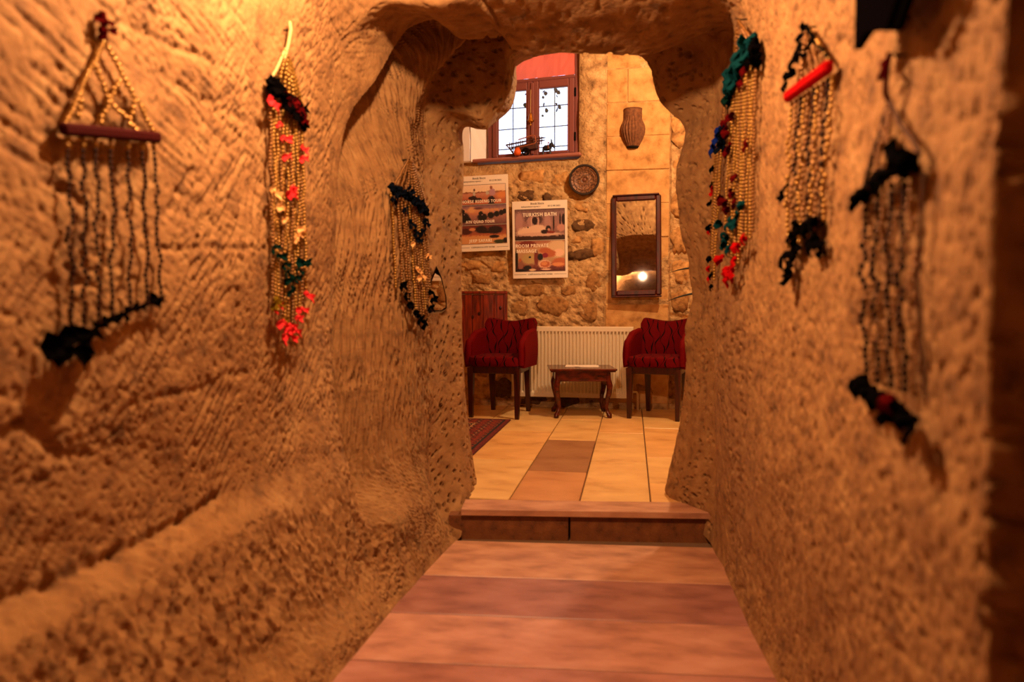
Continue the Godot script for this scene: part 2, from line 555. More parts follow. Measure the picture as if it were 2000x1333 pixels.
# ---------------------------------------------------------------- the rock: rings of points round the corridor and the doorway, skinned and roughened
func rings() -> Array:
	var a := {
		"back": [Vector4(0, -0.825, -0.115, 2.800), Vector4(0.025, -0.850, -0.060, 2.800), Vector4(0.045, -0.920, 0.020, 2.800), Vector4(0.07, -0.965, 0.140, 2.800), Vector4(0.09, -1.000, 0.250, 2.800), Vector4(0.099, -1.022, 0.315, 2.800), Vector4(0.108, -1.062, 0.352, 2.800), Vector4(0.115, -1.085, 0.400, 2.800), Vector4(0.15, -1.075, 0.600, 2.800), Vector4(0.2, -1.050, 0.900, 2.800), Vector4(0.3, -1.040, 1.500, 2.800), Vector4(0.36, -1.000, 1.860, 2.800), Vector4(0.39, -0.880, 2.060, 2.800), Vector4(0.42, -0.630, 2.130, 2.800), Vector4(0.46, -0.450, 2.200, 2.800), Vector4(0.52, -0.150, 2.200, 2.800), Vector4(0.56, 0.080, 2.170, 2.800), Vector4(0.6, 0.630, 2.060, 2.800), Vector4(0.64, 0.725, 1.860, 2.800), Vector4(0.75, 0.752, 1.400, 2.800), Vector4(0.85, 0.754, 0.800, 2.800), Vector4(0.92, 0.765, 0.350, 2.800), Vector4(0.96, 0.785, 0.050, 2.800), Vector4(0.985, 0.785, -0.070, 2.800), Vector4(1, 0.775, -0.115, 2.800)],
		"near": [Vector4(0, -0.795, -0.115, -0.810), Vector4(0.025, -0.820, -0.060, -0.810), Vector4(0.045, -0.890, 0.020, -0.810), Vector4(0.07, -0.935, 0.140, -0.810), Vector4(0.09, -0.970, 0.250, -0.810), Vector4(0.099, -0.992, 0.315, -0.810), Vector4(0.108, -1.032, 0.352, -0.810), Vector4(0.115, -1.055, 0.400, -0.810), Vector4(0.15, -1.045, 0.600, -0.810), Vector4(0.2, -1.020, 0.900, -0.810), Vector4(0.3, -1.010, 1.500, -0.810), Vector4(0.36, -0.970, 1.860, -0.810), Vector4(0.39, -0.850, 2.060, -0.810), Vector4(0.42, -0.630, 2.130, -0.810), Vector4(0.46, -0.450, 2.200, -0.810), Vector4(0.52, -0.150, 2.200, -0.810), Vector4(0.56, 0.080, 2.170, -0.810), Vector4(0.6, 0.610, 2.060, -0.810), Vector4(0.64, 0.705, 1.860, -0.810), Vector4(0.75, 0.732, 1.400, -0.810), Vector4(0.85, 0.734, 0.800, -0.810), Vector4(0.92, 0.745, 0.350, -0.810), Vector4(0.96, 0.765, 0.050, -0.810), Vector4(0.985, 0.765, -0.070, -0.810), Vector4(1, 0.755, -0.115, -0.810)],
		"edge": [Vector4(0, -0.795, -0.115, -0.870), Vector4(0.025, -0.820, -0.060, -0.870), Vector4(0.045, -0.890, 0.020, -0.870), Vector4(0.07, -0.935, 0.140, -0.870), Vector4(0.09, -0.970, 0.250, -0.870), Vector4(0.099, -0.992, 0.315, -0.870), Vector4(0.108, -1.032, 0.352, -0.870), Vector4(0.115, -1.055, 0.400, -0.870), Vector4(0.15, -1.045, 0.600, -0.870), Vector4(0.2, -1.020, 0.900, -0.870), Vector4(0.3, -1.010, 1.500, -0.870), Vector4(0.36, -0.970, 1.860, -0.870), Vector4(0.39, -0.850, 2.060, -0.870), Vector4(0.42, -0.630, 2.130, -0.870), Vector4(0.46, -0.450, 2.200, -0.870), Vector4(0.52, -0.150, 2.200, -0.870), Vector4(0.56, 0.080, 2.170, -0.870), Vector4(0.6, 0.268, 2.060, -0.870), Vector4(0.64, 0.363, 1.860, -0.870), Vector4(0.75, 0.390, 1.400, -0.870), Vector4(0.85, 0.392, 0.800, -0.870), Vector4(0.92, 0.403, 0.350, -0.870), Vector4(0.96, 0.423, 0.050, -0.870), Vector4(0.985, 0.423, -0.070, -0.870), Vector4(1, 0.413, -0.115, -0.870)],
		"mid": [Vector4(0, -0.775, -0.115, -1.600), Vector4(0.025, -0.800, -0.060, -1.600), Vector4(0.045, -0.870, 0.020, -1.600), Vector4(0.07, -0.915, 0.140, -1.600), Vector4(0.09, -0.950, 0.250, -1.600), Vector4(0.099, -0.972, 0.315, -1.600), Vector4(0.108, -1.012, 0.352, -1.600), Vector4(0.115, -1.035, 0.400, -1.600), Vector4(0.15, -1.025, 0.600, -1.600), Vector4(0.2, -1.000, 0.900, -1.600), Vector4(0.3, -0.990, 1.500, -1.600), Vector4(0.36, -0.950, 1.860, -1.600), Vector4(0.39, -0.830, 2.060, -1.600), Vector4(0.42, -0.630, 2.130, -1.600), Vector4(0.46, -0.450, 2.200, -1.600), Vector4(0.52, -0.150, 2.200, -1.600), Vector4(0.56, 0.080, 2.170, -1.600), Vector4(0.6, 0.260, 2.060, -1.600), Vector4(0.64, 0.355, 1.860, -1.600), Vector4(0.75, 0.382, 1.400, -1.600), Vector4(0.85, 0.384, 0.800, -1.600), Vector4(0.92, 0.395, 0.350, -1.600), Vector4(0.96, 0.415, 0.050, -1.600), Vector4(0.985, 0.415, -0.070, -1.600), Vector4(1, 0.405, -0.115, -1.600)],
		"before": [Vector4(0, -0.765, -0.115, -2.140), Vector4(0.025, -0.790, -0.060, -2.140), Vector4(0.045, -0.835, 0.020, -2.140), Vector4(0.07, -0.875, 0.140, -2.140), Vector4(0.09, -0.908, 0.250, -2.140), Vector4(0.099, -0.928, 0.315, -2.140), Vector4(0.108, -0.940, 0.352, -2.140), Vector4(0.115, -0.955, 0.400, -2.140), Vector4(0.15, -0.980, 0.600, -2.140), Vector4(0.2, -0.990, 0.900, -2.140), Vector4(0.3, -0.980, 1.500, -2.140), Vector4(0.36, -0.940, 1.847, -2.161), Vector4(0.39, -0.820, 2.031, -2.172), Vector4(0.42, -0.630, 2.090, -2.180), Vector4(0.46, -0.450, 2.160, -2.180), Vector4(0.52, -0.150, 2.160, -2.180), Vector4(0.56, 0.080, 2.130, -2.180), Vector4(0.6, 0.228, 2.031, -2.172), Vector4(0.64, 0.323, 1.847, -2.161), Vector4(0.75, 0.350, 1.400, -2.140), Vector4(0.85, 0.352, 0.800, -2.140), Vector4(0.92, 0.363, 0.350, -2.140), Vector4(0.96, 0.383, 0.050, -2.140), Vector4(0.985, 0.383, -0.070, -2.140), Vector4(1, 0.373, -0.115, -2.140)],
		"lip": [Vector4(0, -0.765, -0.115, -2.270), Vector4(0.025, -0.790, -0.060, -2.270), Vector4(0.045, -0.835, 0.020, -2.270), Vector4(0.07, -0.875, 0.140, -2.270), Vector4(0.09, -0.908, 0.250, -2.270), Vector4(0.099, -0.928, 0.315, -2.270), Vector4(0.108, -0.940, 0.352, -2.270), Vector4(0.115, -0.955, 0.400, -2.270), Vector4(0.15, -0.980, 0.600, -2.270), Vector4(0.2, -0.990, 0.900, -2.270), Vector4(0.3, -0.980, 1.500, -2.270), Vector4(0.36, -0.940, 1.775, -2.316), Vector4(0.39, -0.820, 1.869, -2.342), Vector4(0.42, -0.630, 1.865, -2.360), Vector4(0.46, -0.450, 1.935, -2.360), Vector4(0.52, -0.150, 1.935, -2.360), Vector4(0.56, 0.080, 1.905, -2.360), Vector4(0.6, 0.220, 1.869, -2.342), Vector4(0.64, 0.315, 1.775, -2.316), Vector4(0.75, 0.342, 1.400, -2.270), Vector4(0.85, 0.344, 0.800, -2.270), Vector4(0.92, 0.355, 0.350, -2.270), Vector4(0.96, 0.375, 0.050, -2.270), Vector4(0.985, 0.375, -0.070, -2.270), Vector4(1, 0.365, -0.115, -2.270)],
		"ridge": [Vector4(0, -0.755, -0.115, -2.420), Vector4(0.03, -0.790, 0.000, -2.400), Vector4(0.06, -0.820, 0.120, -2.380), Vector4(0.1, -1.008, 0.191, -2.340), Vector4(0.16, -1.010, 0.521, -2.340), Vector4(0.22, -1.008, 0.874, -2.340), Vector4(0.28, -0.996, 1.221, -2.340), Vector4(0.305, -0.989, 1.427, -2.380), Vector4(0.325, -0.969, 1.564, -2.440), Vector4(0.345, -0.918, 1.692, -2.530), Vector4(0.365, -0.876, 1.835, -2.620), Vector4(0.38, -0.840, 1.932, -2.690), Vector4(0.395, -0.764, 1.984, -2.750), Vector4(0.405, -0.703, 1.977, -2.780), Vector4(0.412, -0.671, 1.921, -2.800), Vector4(0.44, -0.498, 1.910, -2.820), Vector4(0.448, -0.468, 1.862, -2.820), Vector4(0.5, -0.229, 1.846, -2.830), Vector4(0.55, 0.014, 1.839, -2.850), Vector4(0.57, 0.101, 1.845, -2.860), Vector4(0.585, 0.196, 1.883, -2.870), Vector4(0.6, 0.309, 1.922, -2.870), Vector4(0.625, 0.366, 1.907, -2.850), Vector4(0.66, 0.350, 1.634, -2.750), Vector4(0.75, 0.333, 1.248, -2.750), Vector4(0.85, 0.319, 0.685, -2.750), Vector4(0.95, 0.365, 0.100, -2.720), Vector4(0.985, 0.360, -0.070, -2.720), Vector4(1, 0.352, -0.115, -2.720)],
		"step_back": [Vector4(0, -0.755, -0.115, -2.500), Vector4(0.03, -0.790, 0.000, -2.480), Vector4(0.06, -0.834, 0.120, -2.388), Vector4(0.1, -1.079, 0.191, -2.382), Vector4(0.16, -1.095, 0.521, -2.390), Vector4(0.22, -1.093, 0.874, -2.390), Vector4(0.28, -1.081, 1.221, -2.390), Vector4(0.305, -1.074, 1.457, -2.430), Vector4(0.325, -1.054, 1.594, -2.490), Vector4(0.345, -1.003, 1.722, -2.580), Vector4(0.365, -0.961, 1.865, -2.670), Vector4(0.38, -0.925, 1.962, -2.740), Vector4(0.395, -0.849, 2.014, -2.800), Vector4(0.405, -0.703, 2.027, -2.830), Vector4(0.412, -0.671, 1.971, -2.850), Vector4(0.44, -0.498, 1.960, -2.870), Vector4(0.448, -0.468, 1.912, -2.870), Vector4(0.5, -0.229, 1.896, -2.880), Vector4(0.55, 0.014, 1.889, -2.900), Vector4(0.57, 0.101, 1.895, -2.910), Vector4(0.585, 0.196, 1.927, -2.914), Vector4(0.6, 0.309, 1.922, -2.895), Vector4(0.625, 0.366, 1.907, -2.930), Vector4(0.66, 0.350, 1.634, -2.830), Vector4(0.75, 0.333, 1.248, -2.830), Vector4(0.85, 0.319, 0.685, -2.830), Vector4(0.95, 0.365, 0.100, -2.800), Vector4(0.985, 0.360, -0.070, -2.800), Vector4(1, 0.352, -0.115, -2.800)],
	}
	var b := {
		"splay": [Vector4(0, -0.735, -0.115, -2.850), Vector4(0.03, -0.765, -0.020, -2.850), Vector4(0.06, -0.800, 0.100, -2.840), Vector4(0.1, -0.865, 0.300, -2.800), Vector4(0.16, -0.880, 0.600, -2.800), Vector4(0.22, -0.888, 0.950, -2.800), Vector4(0.28, -0.893, 1.350, -2.820), Vector4(0.305, -0.900, 1.550, -2.850), Vector4(0.325, -0.875, 1.680, -2.880), Vector4(0.345, -0.835, 1.790, -2.900), Vector4(0.365, -0.780, 1.870, -2.930), Vector4(0.385, -0.730, 1.940, -2.950), Vector4(0.405, -0.670, 2.000, -2.970), Vector4(0.44, -0.550, 2.030, -2.980), Vector4(0.5, -0.200, 2.040, -3.000), Vector4(0.55, 0.050, 2.040, -3.000), Vector4(0.585, 0.220, 2.030, -3.000), Vector4(0.61, 0.330, 1.970, -3.000), Vector4(0.66, 0.345, 1.700, -2.980), Vector4(0.75, 0.338, 1.300, -2.980), Vector4(0.85, 0.334, 0.700, -2.980), Vector4(0.95, 0.345, 0.100, -2.950), Vector4(0.985, 0.345, -0.070, -2.950), Vector4(1, 0.338, -0.115, -2.950)],
		"corner": [Vector4(0, -0.720, -0.115, -3.000), Vector4(0.03, -0.793, -0.054, -3.030), Vector4(0.06, -0.856, 0.014, -3.060), Vector4(0.1, -0.885, 0.192, -3.080), Vector4(0.16, -0.872, 0.489, -3.090), Vector4(0.22, -0.864, 0.784, -3.100), Vector4(0.26, -0.878, 1.213, -3.100), Vector4(0.285, -0.888, 1.504, -3.100), Vector4(0.305, -0.896, 1.670, -3.100), Vector4(0.33, -0.877, 1.802, -3.100), Vector4(0.36, -0.835, 1.921, -3.100), Vector4(0.4, -0.750, 2.036, -3.100), Vector4(0.44, -0.551, 2.075, -3.120), Vector4(0.5, -0.297, 2.070, -3.120), Vector4(0.55, 0.004, 2.051, -3.120), Vector4(0.585, 0.151, 2.021, -3.120), Vector4(0.61, 0.276, 1.941, -3.120), Vector4(0.64, 0.326, 1.758, -3.110), Vector4(0.7, 0.336, 1.506, -3.100), Vector4(0.75, 0.345, 1.149, -3.100), Vector4(0.85, 0.341, 0.661, -3.100), Vector4(0.93, 0.340, 0.231, -3.100), Vector4(0.97, 0.340, 0.046, -3.100), Vector4(1, 0.330, -0.115, -3.100)],
		"hole": [Vector4(0, -0.721, -0.041, -3.200), Vector4(0.012, -0.733, 0.013, -3.220), Vector4(0.03, -0.747, 0.089, -3.250), Vector4(0.06, -0.765, 0.222, -3.280), Vector4(0.09, -0.777, 0.393, -3.300), Vector4(0.13, -0.781, 0.635, -3.300), Vector4(0.17, -0.785, 0.875, -3.300), Vector4(0.21, -0.787, 1.114, -3.300), Vector4(0.245, -0.784, 1.303, -3.300), Vector4(0.275, -0.778, 1.516, -3.300), Vector4(0.29, -0.785, 1.610, -3.300), Vector4(0.3, -0.802, 1.683, -3.290), Vector4(0.307, -0.785, 1.703, -3.280), Vector4(0.314, -0.756, 1.711, -3.270), Vector4(0.322, -0.706, 1.691, -3.260), Vector4(0.33, -0.656, 1.684, -3.250), Vector4(0.336, -0.628, 1.724, -3.250), Vector4(0.343, -0.602, 1.755, -3.250), Vector4(0.35, -0.567, 1.782, -3.240), Vector4(0.36, -0.549, 1.826, -3.230), Vector4(0.375, -0.542, 1.899, -3.220), Vector4(0.39, -0.550, 1.949, -3.220), Vector4(0.4, -0.543, 1.985, -3.220), Vector4(0.42, -0.491, 2.020, -3.240), Vector4(0.46, -0.367, 2.033, -3.260), Vector4(0.5, -0.243, 2.033, -3.280), Vector4(0.54, -0.085, 2.026, -3.300), Vector4(0.565, 0.016, 2.005, -3.320), Vector4(0.578, 0.053, 1.977, -3.330), Vector4(0.59, 0.080, 1.934, -3.340), Vector4(0.602, 0.095, 1.869, -3.350), Vector4(0.614, 0.120, 1.802, -3.360), Vector4(0.627, 0.169, 1.748, -3.370), Vector4(0.64, 0.210, 1.715, -3.380), Vector4(0.65, 0.233, 1.673, -3.380), Vector4(0.66, 0.228, 1.621, -3.380), Vector4(0.672, 0.212, 1.564, -3.380), Vector4(0.685, 0.194, 1.496, -3.380), Vector4(0.7, 0.193, 1.413, -3.380), Vector4(0.72, 0.208, 1.316, -3.380), Vector4(0.74, 0.223, 1.184, -3.380), Vector4(0.755, 0.251, 1.102, -3.380), Vector4(0.768, 0.258, 1.010, -3.380), Vector4(0.782, 0.273, 0.921, -3.380), Vector4(0.796, 0.260, 0.849, -3.380), Vector4(0.81, 0.238, 0.784, -3.380), Vector4(0.835, 0.242, 0.636, -3.380), Vector4(0.86, 0.239, 0.478, -3.380), Vector4(0.885, 0.226, 0.350, -3.400), Vector4(0.91, 0.200, 0.213, -3.410), Vector4(0.94, 0.174, 0.085, -3.420), Vector4(0.97, 0.161, 0.019, -3.420), Vector4(0.985, 0.167, 0.000, -3.420), Vector4(1, 0.177, -0.017, -3.420)],
		"rim": [Vector4(0, -0.735, -0.041, -3.130), Vector4(0.012, -0.748, 0.013, -3.150), Vector4(0.03, -0.763, 0.058, -3.180), Vector4(0.06, -0.785, 0.193, -3.210), Vector4(0.09, -0.800, 0.366, -3.230), Vector4(0.13, -0.810, 0.615, -3.230), Vector4(0.17, -0.819, 0.867, -3.230), Vector4(0.21, -0.821, 1.121, -3.230), Vector4(0.245, -0.814, 1.321, -3.230), Vector4(0.275, -0.803, 1.540, -3.230), Vector4(0.29, -0.808, 1.636, -3.230), Vector4(0.3, -0.824, 1.710, -3.220), Vector4(0.307, -0.806, 1.731, -3.210), Vector4(0.314, -0.776, 1.740, -3.200), Vector4(0.322, -0.725, 1.720, -3.190), Vector4(0.33, -0.674, 1.714, -3.180), Vector4(0.336, -0.644, 1.755, -3.180), Vector4(0.343, -0.617, 1.787, -3.180), Vector4(0.35, -0.581, 1.815, -3.170), Vector4(0.36, -0.561, 1.859, -3.160), Vector4(0.375, -0.553, 1.933, -3.150), Vector4(0.39, -0.561, 1.983, -3.150), Vector4(0.4, -0.553, 2.018, -3.150), Vector4(0.42, -0.499, 2.054, -3.170), Vector4(0.46, -0.371, 2.068, -3.190), Vector4(0.5, -0.243, 2.068, -3.210), Vector4(0.54, -0.080, 2.061, -3.230), Vector4(0.565, 0.025, 2.039, -3.250), Vector4(0.578, 0.063, 2.011, -3.260), Vector4(0.59, 0.092, 1.967, -3.270), Vector4(0.602, 0.107, 1.901, -3.280), Vector4(0.614, 0.135, 1.834, -3.290), Vector4(0.627, 0.186, 1.779, -3.300), Vector4(0.64, 0.229, 1.744, -3.310), Vector4(0.65, 0.254, 1.701, -3.310), Vector4(0.66, 0.250, 1.648, -3.310), Vector4(0.672, 0.234, 1.591, -3.310), Vector4(0.685, 0.218, 1.522, -3.310), Vector4(0.7, 0.219, 1.437, -3.310), Vector4(0.72, 0.236, 1.336, -3.310), Vector4(0.74, 0.255, 1.196, -3.310), Vector4(0.755, 0.285, 1.109, -3.310), Vector4(0.768, 0.293, 1.010, -3.310), Vector4(0.782, 0.308, 0.916, -3.310), Vector4(0.796, 0.294, 0.839, -3.310), Vector4(0.81, 0.270, 0.769, -3.310), Vector4(0.835, 0.270, 0.615, -3.310), Vector4(0.86, 0.263, 0.453, -3.310), Vector4(0.885, 0.246, 0.322, -3.330), Vector4(0.91, 0.217, 0.183, -3.340), Vector4(0.94, 0.188, 0.053, -3.350), Vector4(0.97, 0.175, 0.019, -3.350), Vector4(0.985, 0.181, 0.000, -3.350), Vector4(1, 0.191, -0.017, -3.350)],
		"rear": [Vector4(0, -0.762, -0.041, -3.620), Vector4(0.03, -0.794, 0.001, -3.620), Vector4(0.09, -0.842, 0.317, -3.620), Vector4(0.17, -0.883, 0.852, -3.620), Vector4(0.245, -0.871, 1.353, -3.620), Vector4(0.29, -0.851, 1.685, -3.620), Vector4(0.307, -0.846, 1.783, -3.620), Vector4(0.322, -0.761, 1.774, -3.620), Vector4(0.336, -0.674, 1.813, -3.620), Vector4(0.35, -0.605, 1.875, -3.620), Vector4(0.375, -0.573, 1.995, -3.620), Vector4(0.4, -0.572, 2.081, -3.620), Vector4(0.46, -0.378, 2.133, -3.620), Vector4(0.54, -0.069, 2.125, -3.620), Vector4(0.578, 0.082, 2.073, -3.620), Vector4(0.602, 0.131, 1.962, -3.620), Vector4(0.627, 0.218, 1.835, -3.620), Vector4(0.65, 0.292, 1.754, -3.620), Vector4(0.672, 0.275, 1.641, -3.620), Vector4(0.7, 0.266, 1.481, -3.620), Vector4(0.74, 0.316, 1.220, -3.620), Vector4(0.768, 0.358, 1.011, -3.620), Vector4(0.796, 0.356, 0.821, -3.620), Vector4(0.835, 0.322, 0.577, -3.620), Vector4(0.885, 0.285, 0.269, -3.620), Vector4(0.94, 0.216, -0.006, -3.620), Vector4(0.985, 0.206, 0.000, -3.620), Vector4(1, 0.216, -0.017, -3.620)],
		"room": [Vector4(0, -2.700, -0.020, -3.660), Vector4(0.12, -2.700, 1.000, -3.660), Vector4(0.25, -2.700, 2.200, -3.660), Vector4(0.38, -2.700, 3.600, -3.660), Vector4(0.4, -2.600, 3.600, -3.660), Vector4(0.5, -0.200, 3.600, -3.660), Vector4(0.6, 2.500, 3.600, -3.660), Vector4(0.62, 2.600, 3.600, -3.660), Vector4(0.8, 2.600, 1.800, -3.660), Vector4(1, 2.600, -0.020, -3.660)],
	}
	a.merge(b)
	return [
		[a["back"], 0.0, 0], [a["near"], 0.0, 14], [a["edge"], 0.05, 26], [a["mid"], 1.0, 112], [a["before"], 0.7, 98], [a["lip"], 0.5, 22], [a["ridge"], 0.06, 26], [a["step_back"], 0.1, 10],
		[a["splay"], 0.8, 92], [a["corner"], 0.35, 50], [a["rim"], 0.4, 28], [a["hole"], 0.6, 12], [a["rear"], 0.1, 12], [a["room"], 0.0, 60]]


func along(keys: Array, s: float) -> Vector3:
	var k := 0
	while k < keys.size() - 2 and keys[k + 1].x < s:
		k += 1
	var p1: Vector4 = keys[k]
	var p2: Vector4 = keys[k + 1]
	var p0: Vector4 = keys[maxi(k - 1, 0)]
	var p3: Vector4 = keys[mini(k + 2, keys.size() - 1)]
	var h := p2.x - p1.x
	var u := clampf((s - p1.x) / h, 0.0, 1.0)
	var a := Vector3(p1.y, p1.z, p1.w)
	var b := Vector3(p2.y, p2.z, p2.w)
	var ma := (b - Vector3(p0.y, p0.z, p0.w)) / maxf(p2.x - p0.x, 0.0001) * h * 0.85
	var mb := (Vector3(p3.y, p3.z, p3.w) - a) / maxf(p3.x - p1.x, 0.0001) * h * 0.85
	var c := (b - a).length() * 1.3
	ma = ma.limit_length(c)
	mb = mb.limit_length(c)
	return hermite(a, b, ma, mb, u)


func hermite(a: Vector3, b: Vector3, ma: Vector3, mb: Vector3, u: float) -> Vector3:
	var u2 := u * u
	var u3 := u2 * u
	return a * (2 * u3 - 3 * u2 + 1) + ma * (u3 - 2 * u2 + u) + b * (3 * u2 - 2 * u3) + mb * (u3 - u2)


# cuts in the left wall: depth from the eye, height
var cuts := [
	[0.010, 0.010, [Vector2(1.308, 1.435), Vector2(1.41, 1.445), Vector2(1.527, 1.447), Vector2(1.682, 1.457)]],
	[0.008, 0.012, [Vector2(1.441, 1.369), Vector2(1.574, 1.357), Vector2(1.743, 1.353), Vector2(1.862, 1.355)]],
	[0.030, 0.013, [Vector2(0.95, 0.376), Vector2(1.142, 0.371), Vector2(1.308, 0.367), Vector2(1.522, 0.376), Vector2(1.661, 0.394)]],
	[0.010, 0.007, [Vector2(1.712, 0.912), Vector2(1.713, 0.807), Vector2(1.701, 0.742), Vector2(1.703, 0.65)]],
	[0.009, 0.006, [Vector2(1.71, 0.695), Vector2(1.856, 0.703)]],
	[0.014, 0.010, [Vector2(1.121, 1.09), Vector2(1.162, 1.083), Vector2(1.205, 1.067)]],
	[0.010, 0.008, [Vector2(1.411, 0.995), Vector2(1.605, 1.016), Vector2(1.852, 1.031)]],
	[0.013, 0.010, [Vector2(1.538, 1.19), Vector2(1.487, 1.124), Vector2(1.445, 1.068)]],
	[0.012, 0.009, [Vector2(0.96, 0.70), Vector2(0.993, 0.709), Vector2(1.033, 0.727)]],
	[0.008, 0.006, [Vector2(1.07, 0.837), Vector2(1.071, 0.768), Vector2(1.069, 0.698), Vector2(1.106, 0.684)]],
	[0.022, 0.018, [Vector2(1.051, 0.662), Vector2(1.095, 0.668), Vector2(1.151, 0.622)]],
	[0.016, 0.012, [Vector2(1.15, 0.594), Vector2(1.228, 0.587)]],
	[0.009, 0.008, [Vector2(1.35, 0.67), Vector2(1.593, 0.675), Vector2(1.685, 0.704)]],
	[0.010, 0.007, [Vector2(1.944, 0.666), Vector2(1.925, 0.55), Vector2(1.954, 0.47)]],
]
var face_left := {}
var face_right := {}
# the crack in the lintel: x, y
var crack := [Vector2(-0.62, 2.05), Vector2(-0.608, 2.018), Vector2(-0.568, 1.973), Vector2(-0.535, 1.930), Vector2(-0.480, 1.885)]
# the small opening through the left jamb at depth 3.15: x, y
var peep := PackedVector2Array([Vector2(-0.866, 1.058), Vector2(-0.843, 1.012), Vector2(-0.820, 0.920), Vector2(-0.818, 0.863), Vector2(-0.844, 0.847), Vector2(-0.901, 0.849), Vector2(-0.913, 0.879), Vector2(-0.891, 1.001)])
const PEEP_WAY := Vector3(-0.273, 0.023, -1.0)


func seg_dist(p: Vector2, a: Vector2, b: Vector2) -> float:
	var e := b - a
	return p.distance_to(a + e * clampf((p - a).dot(e) / e.length_squared(), 0.0, 1.0))


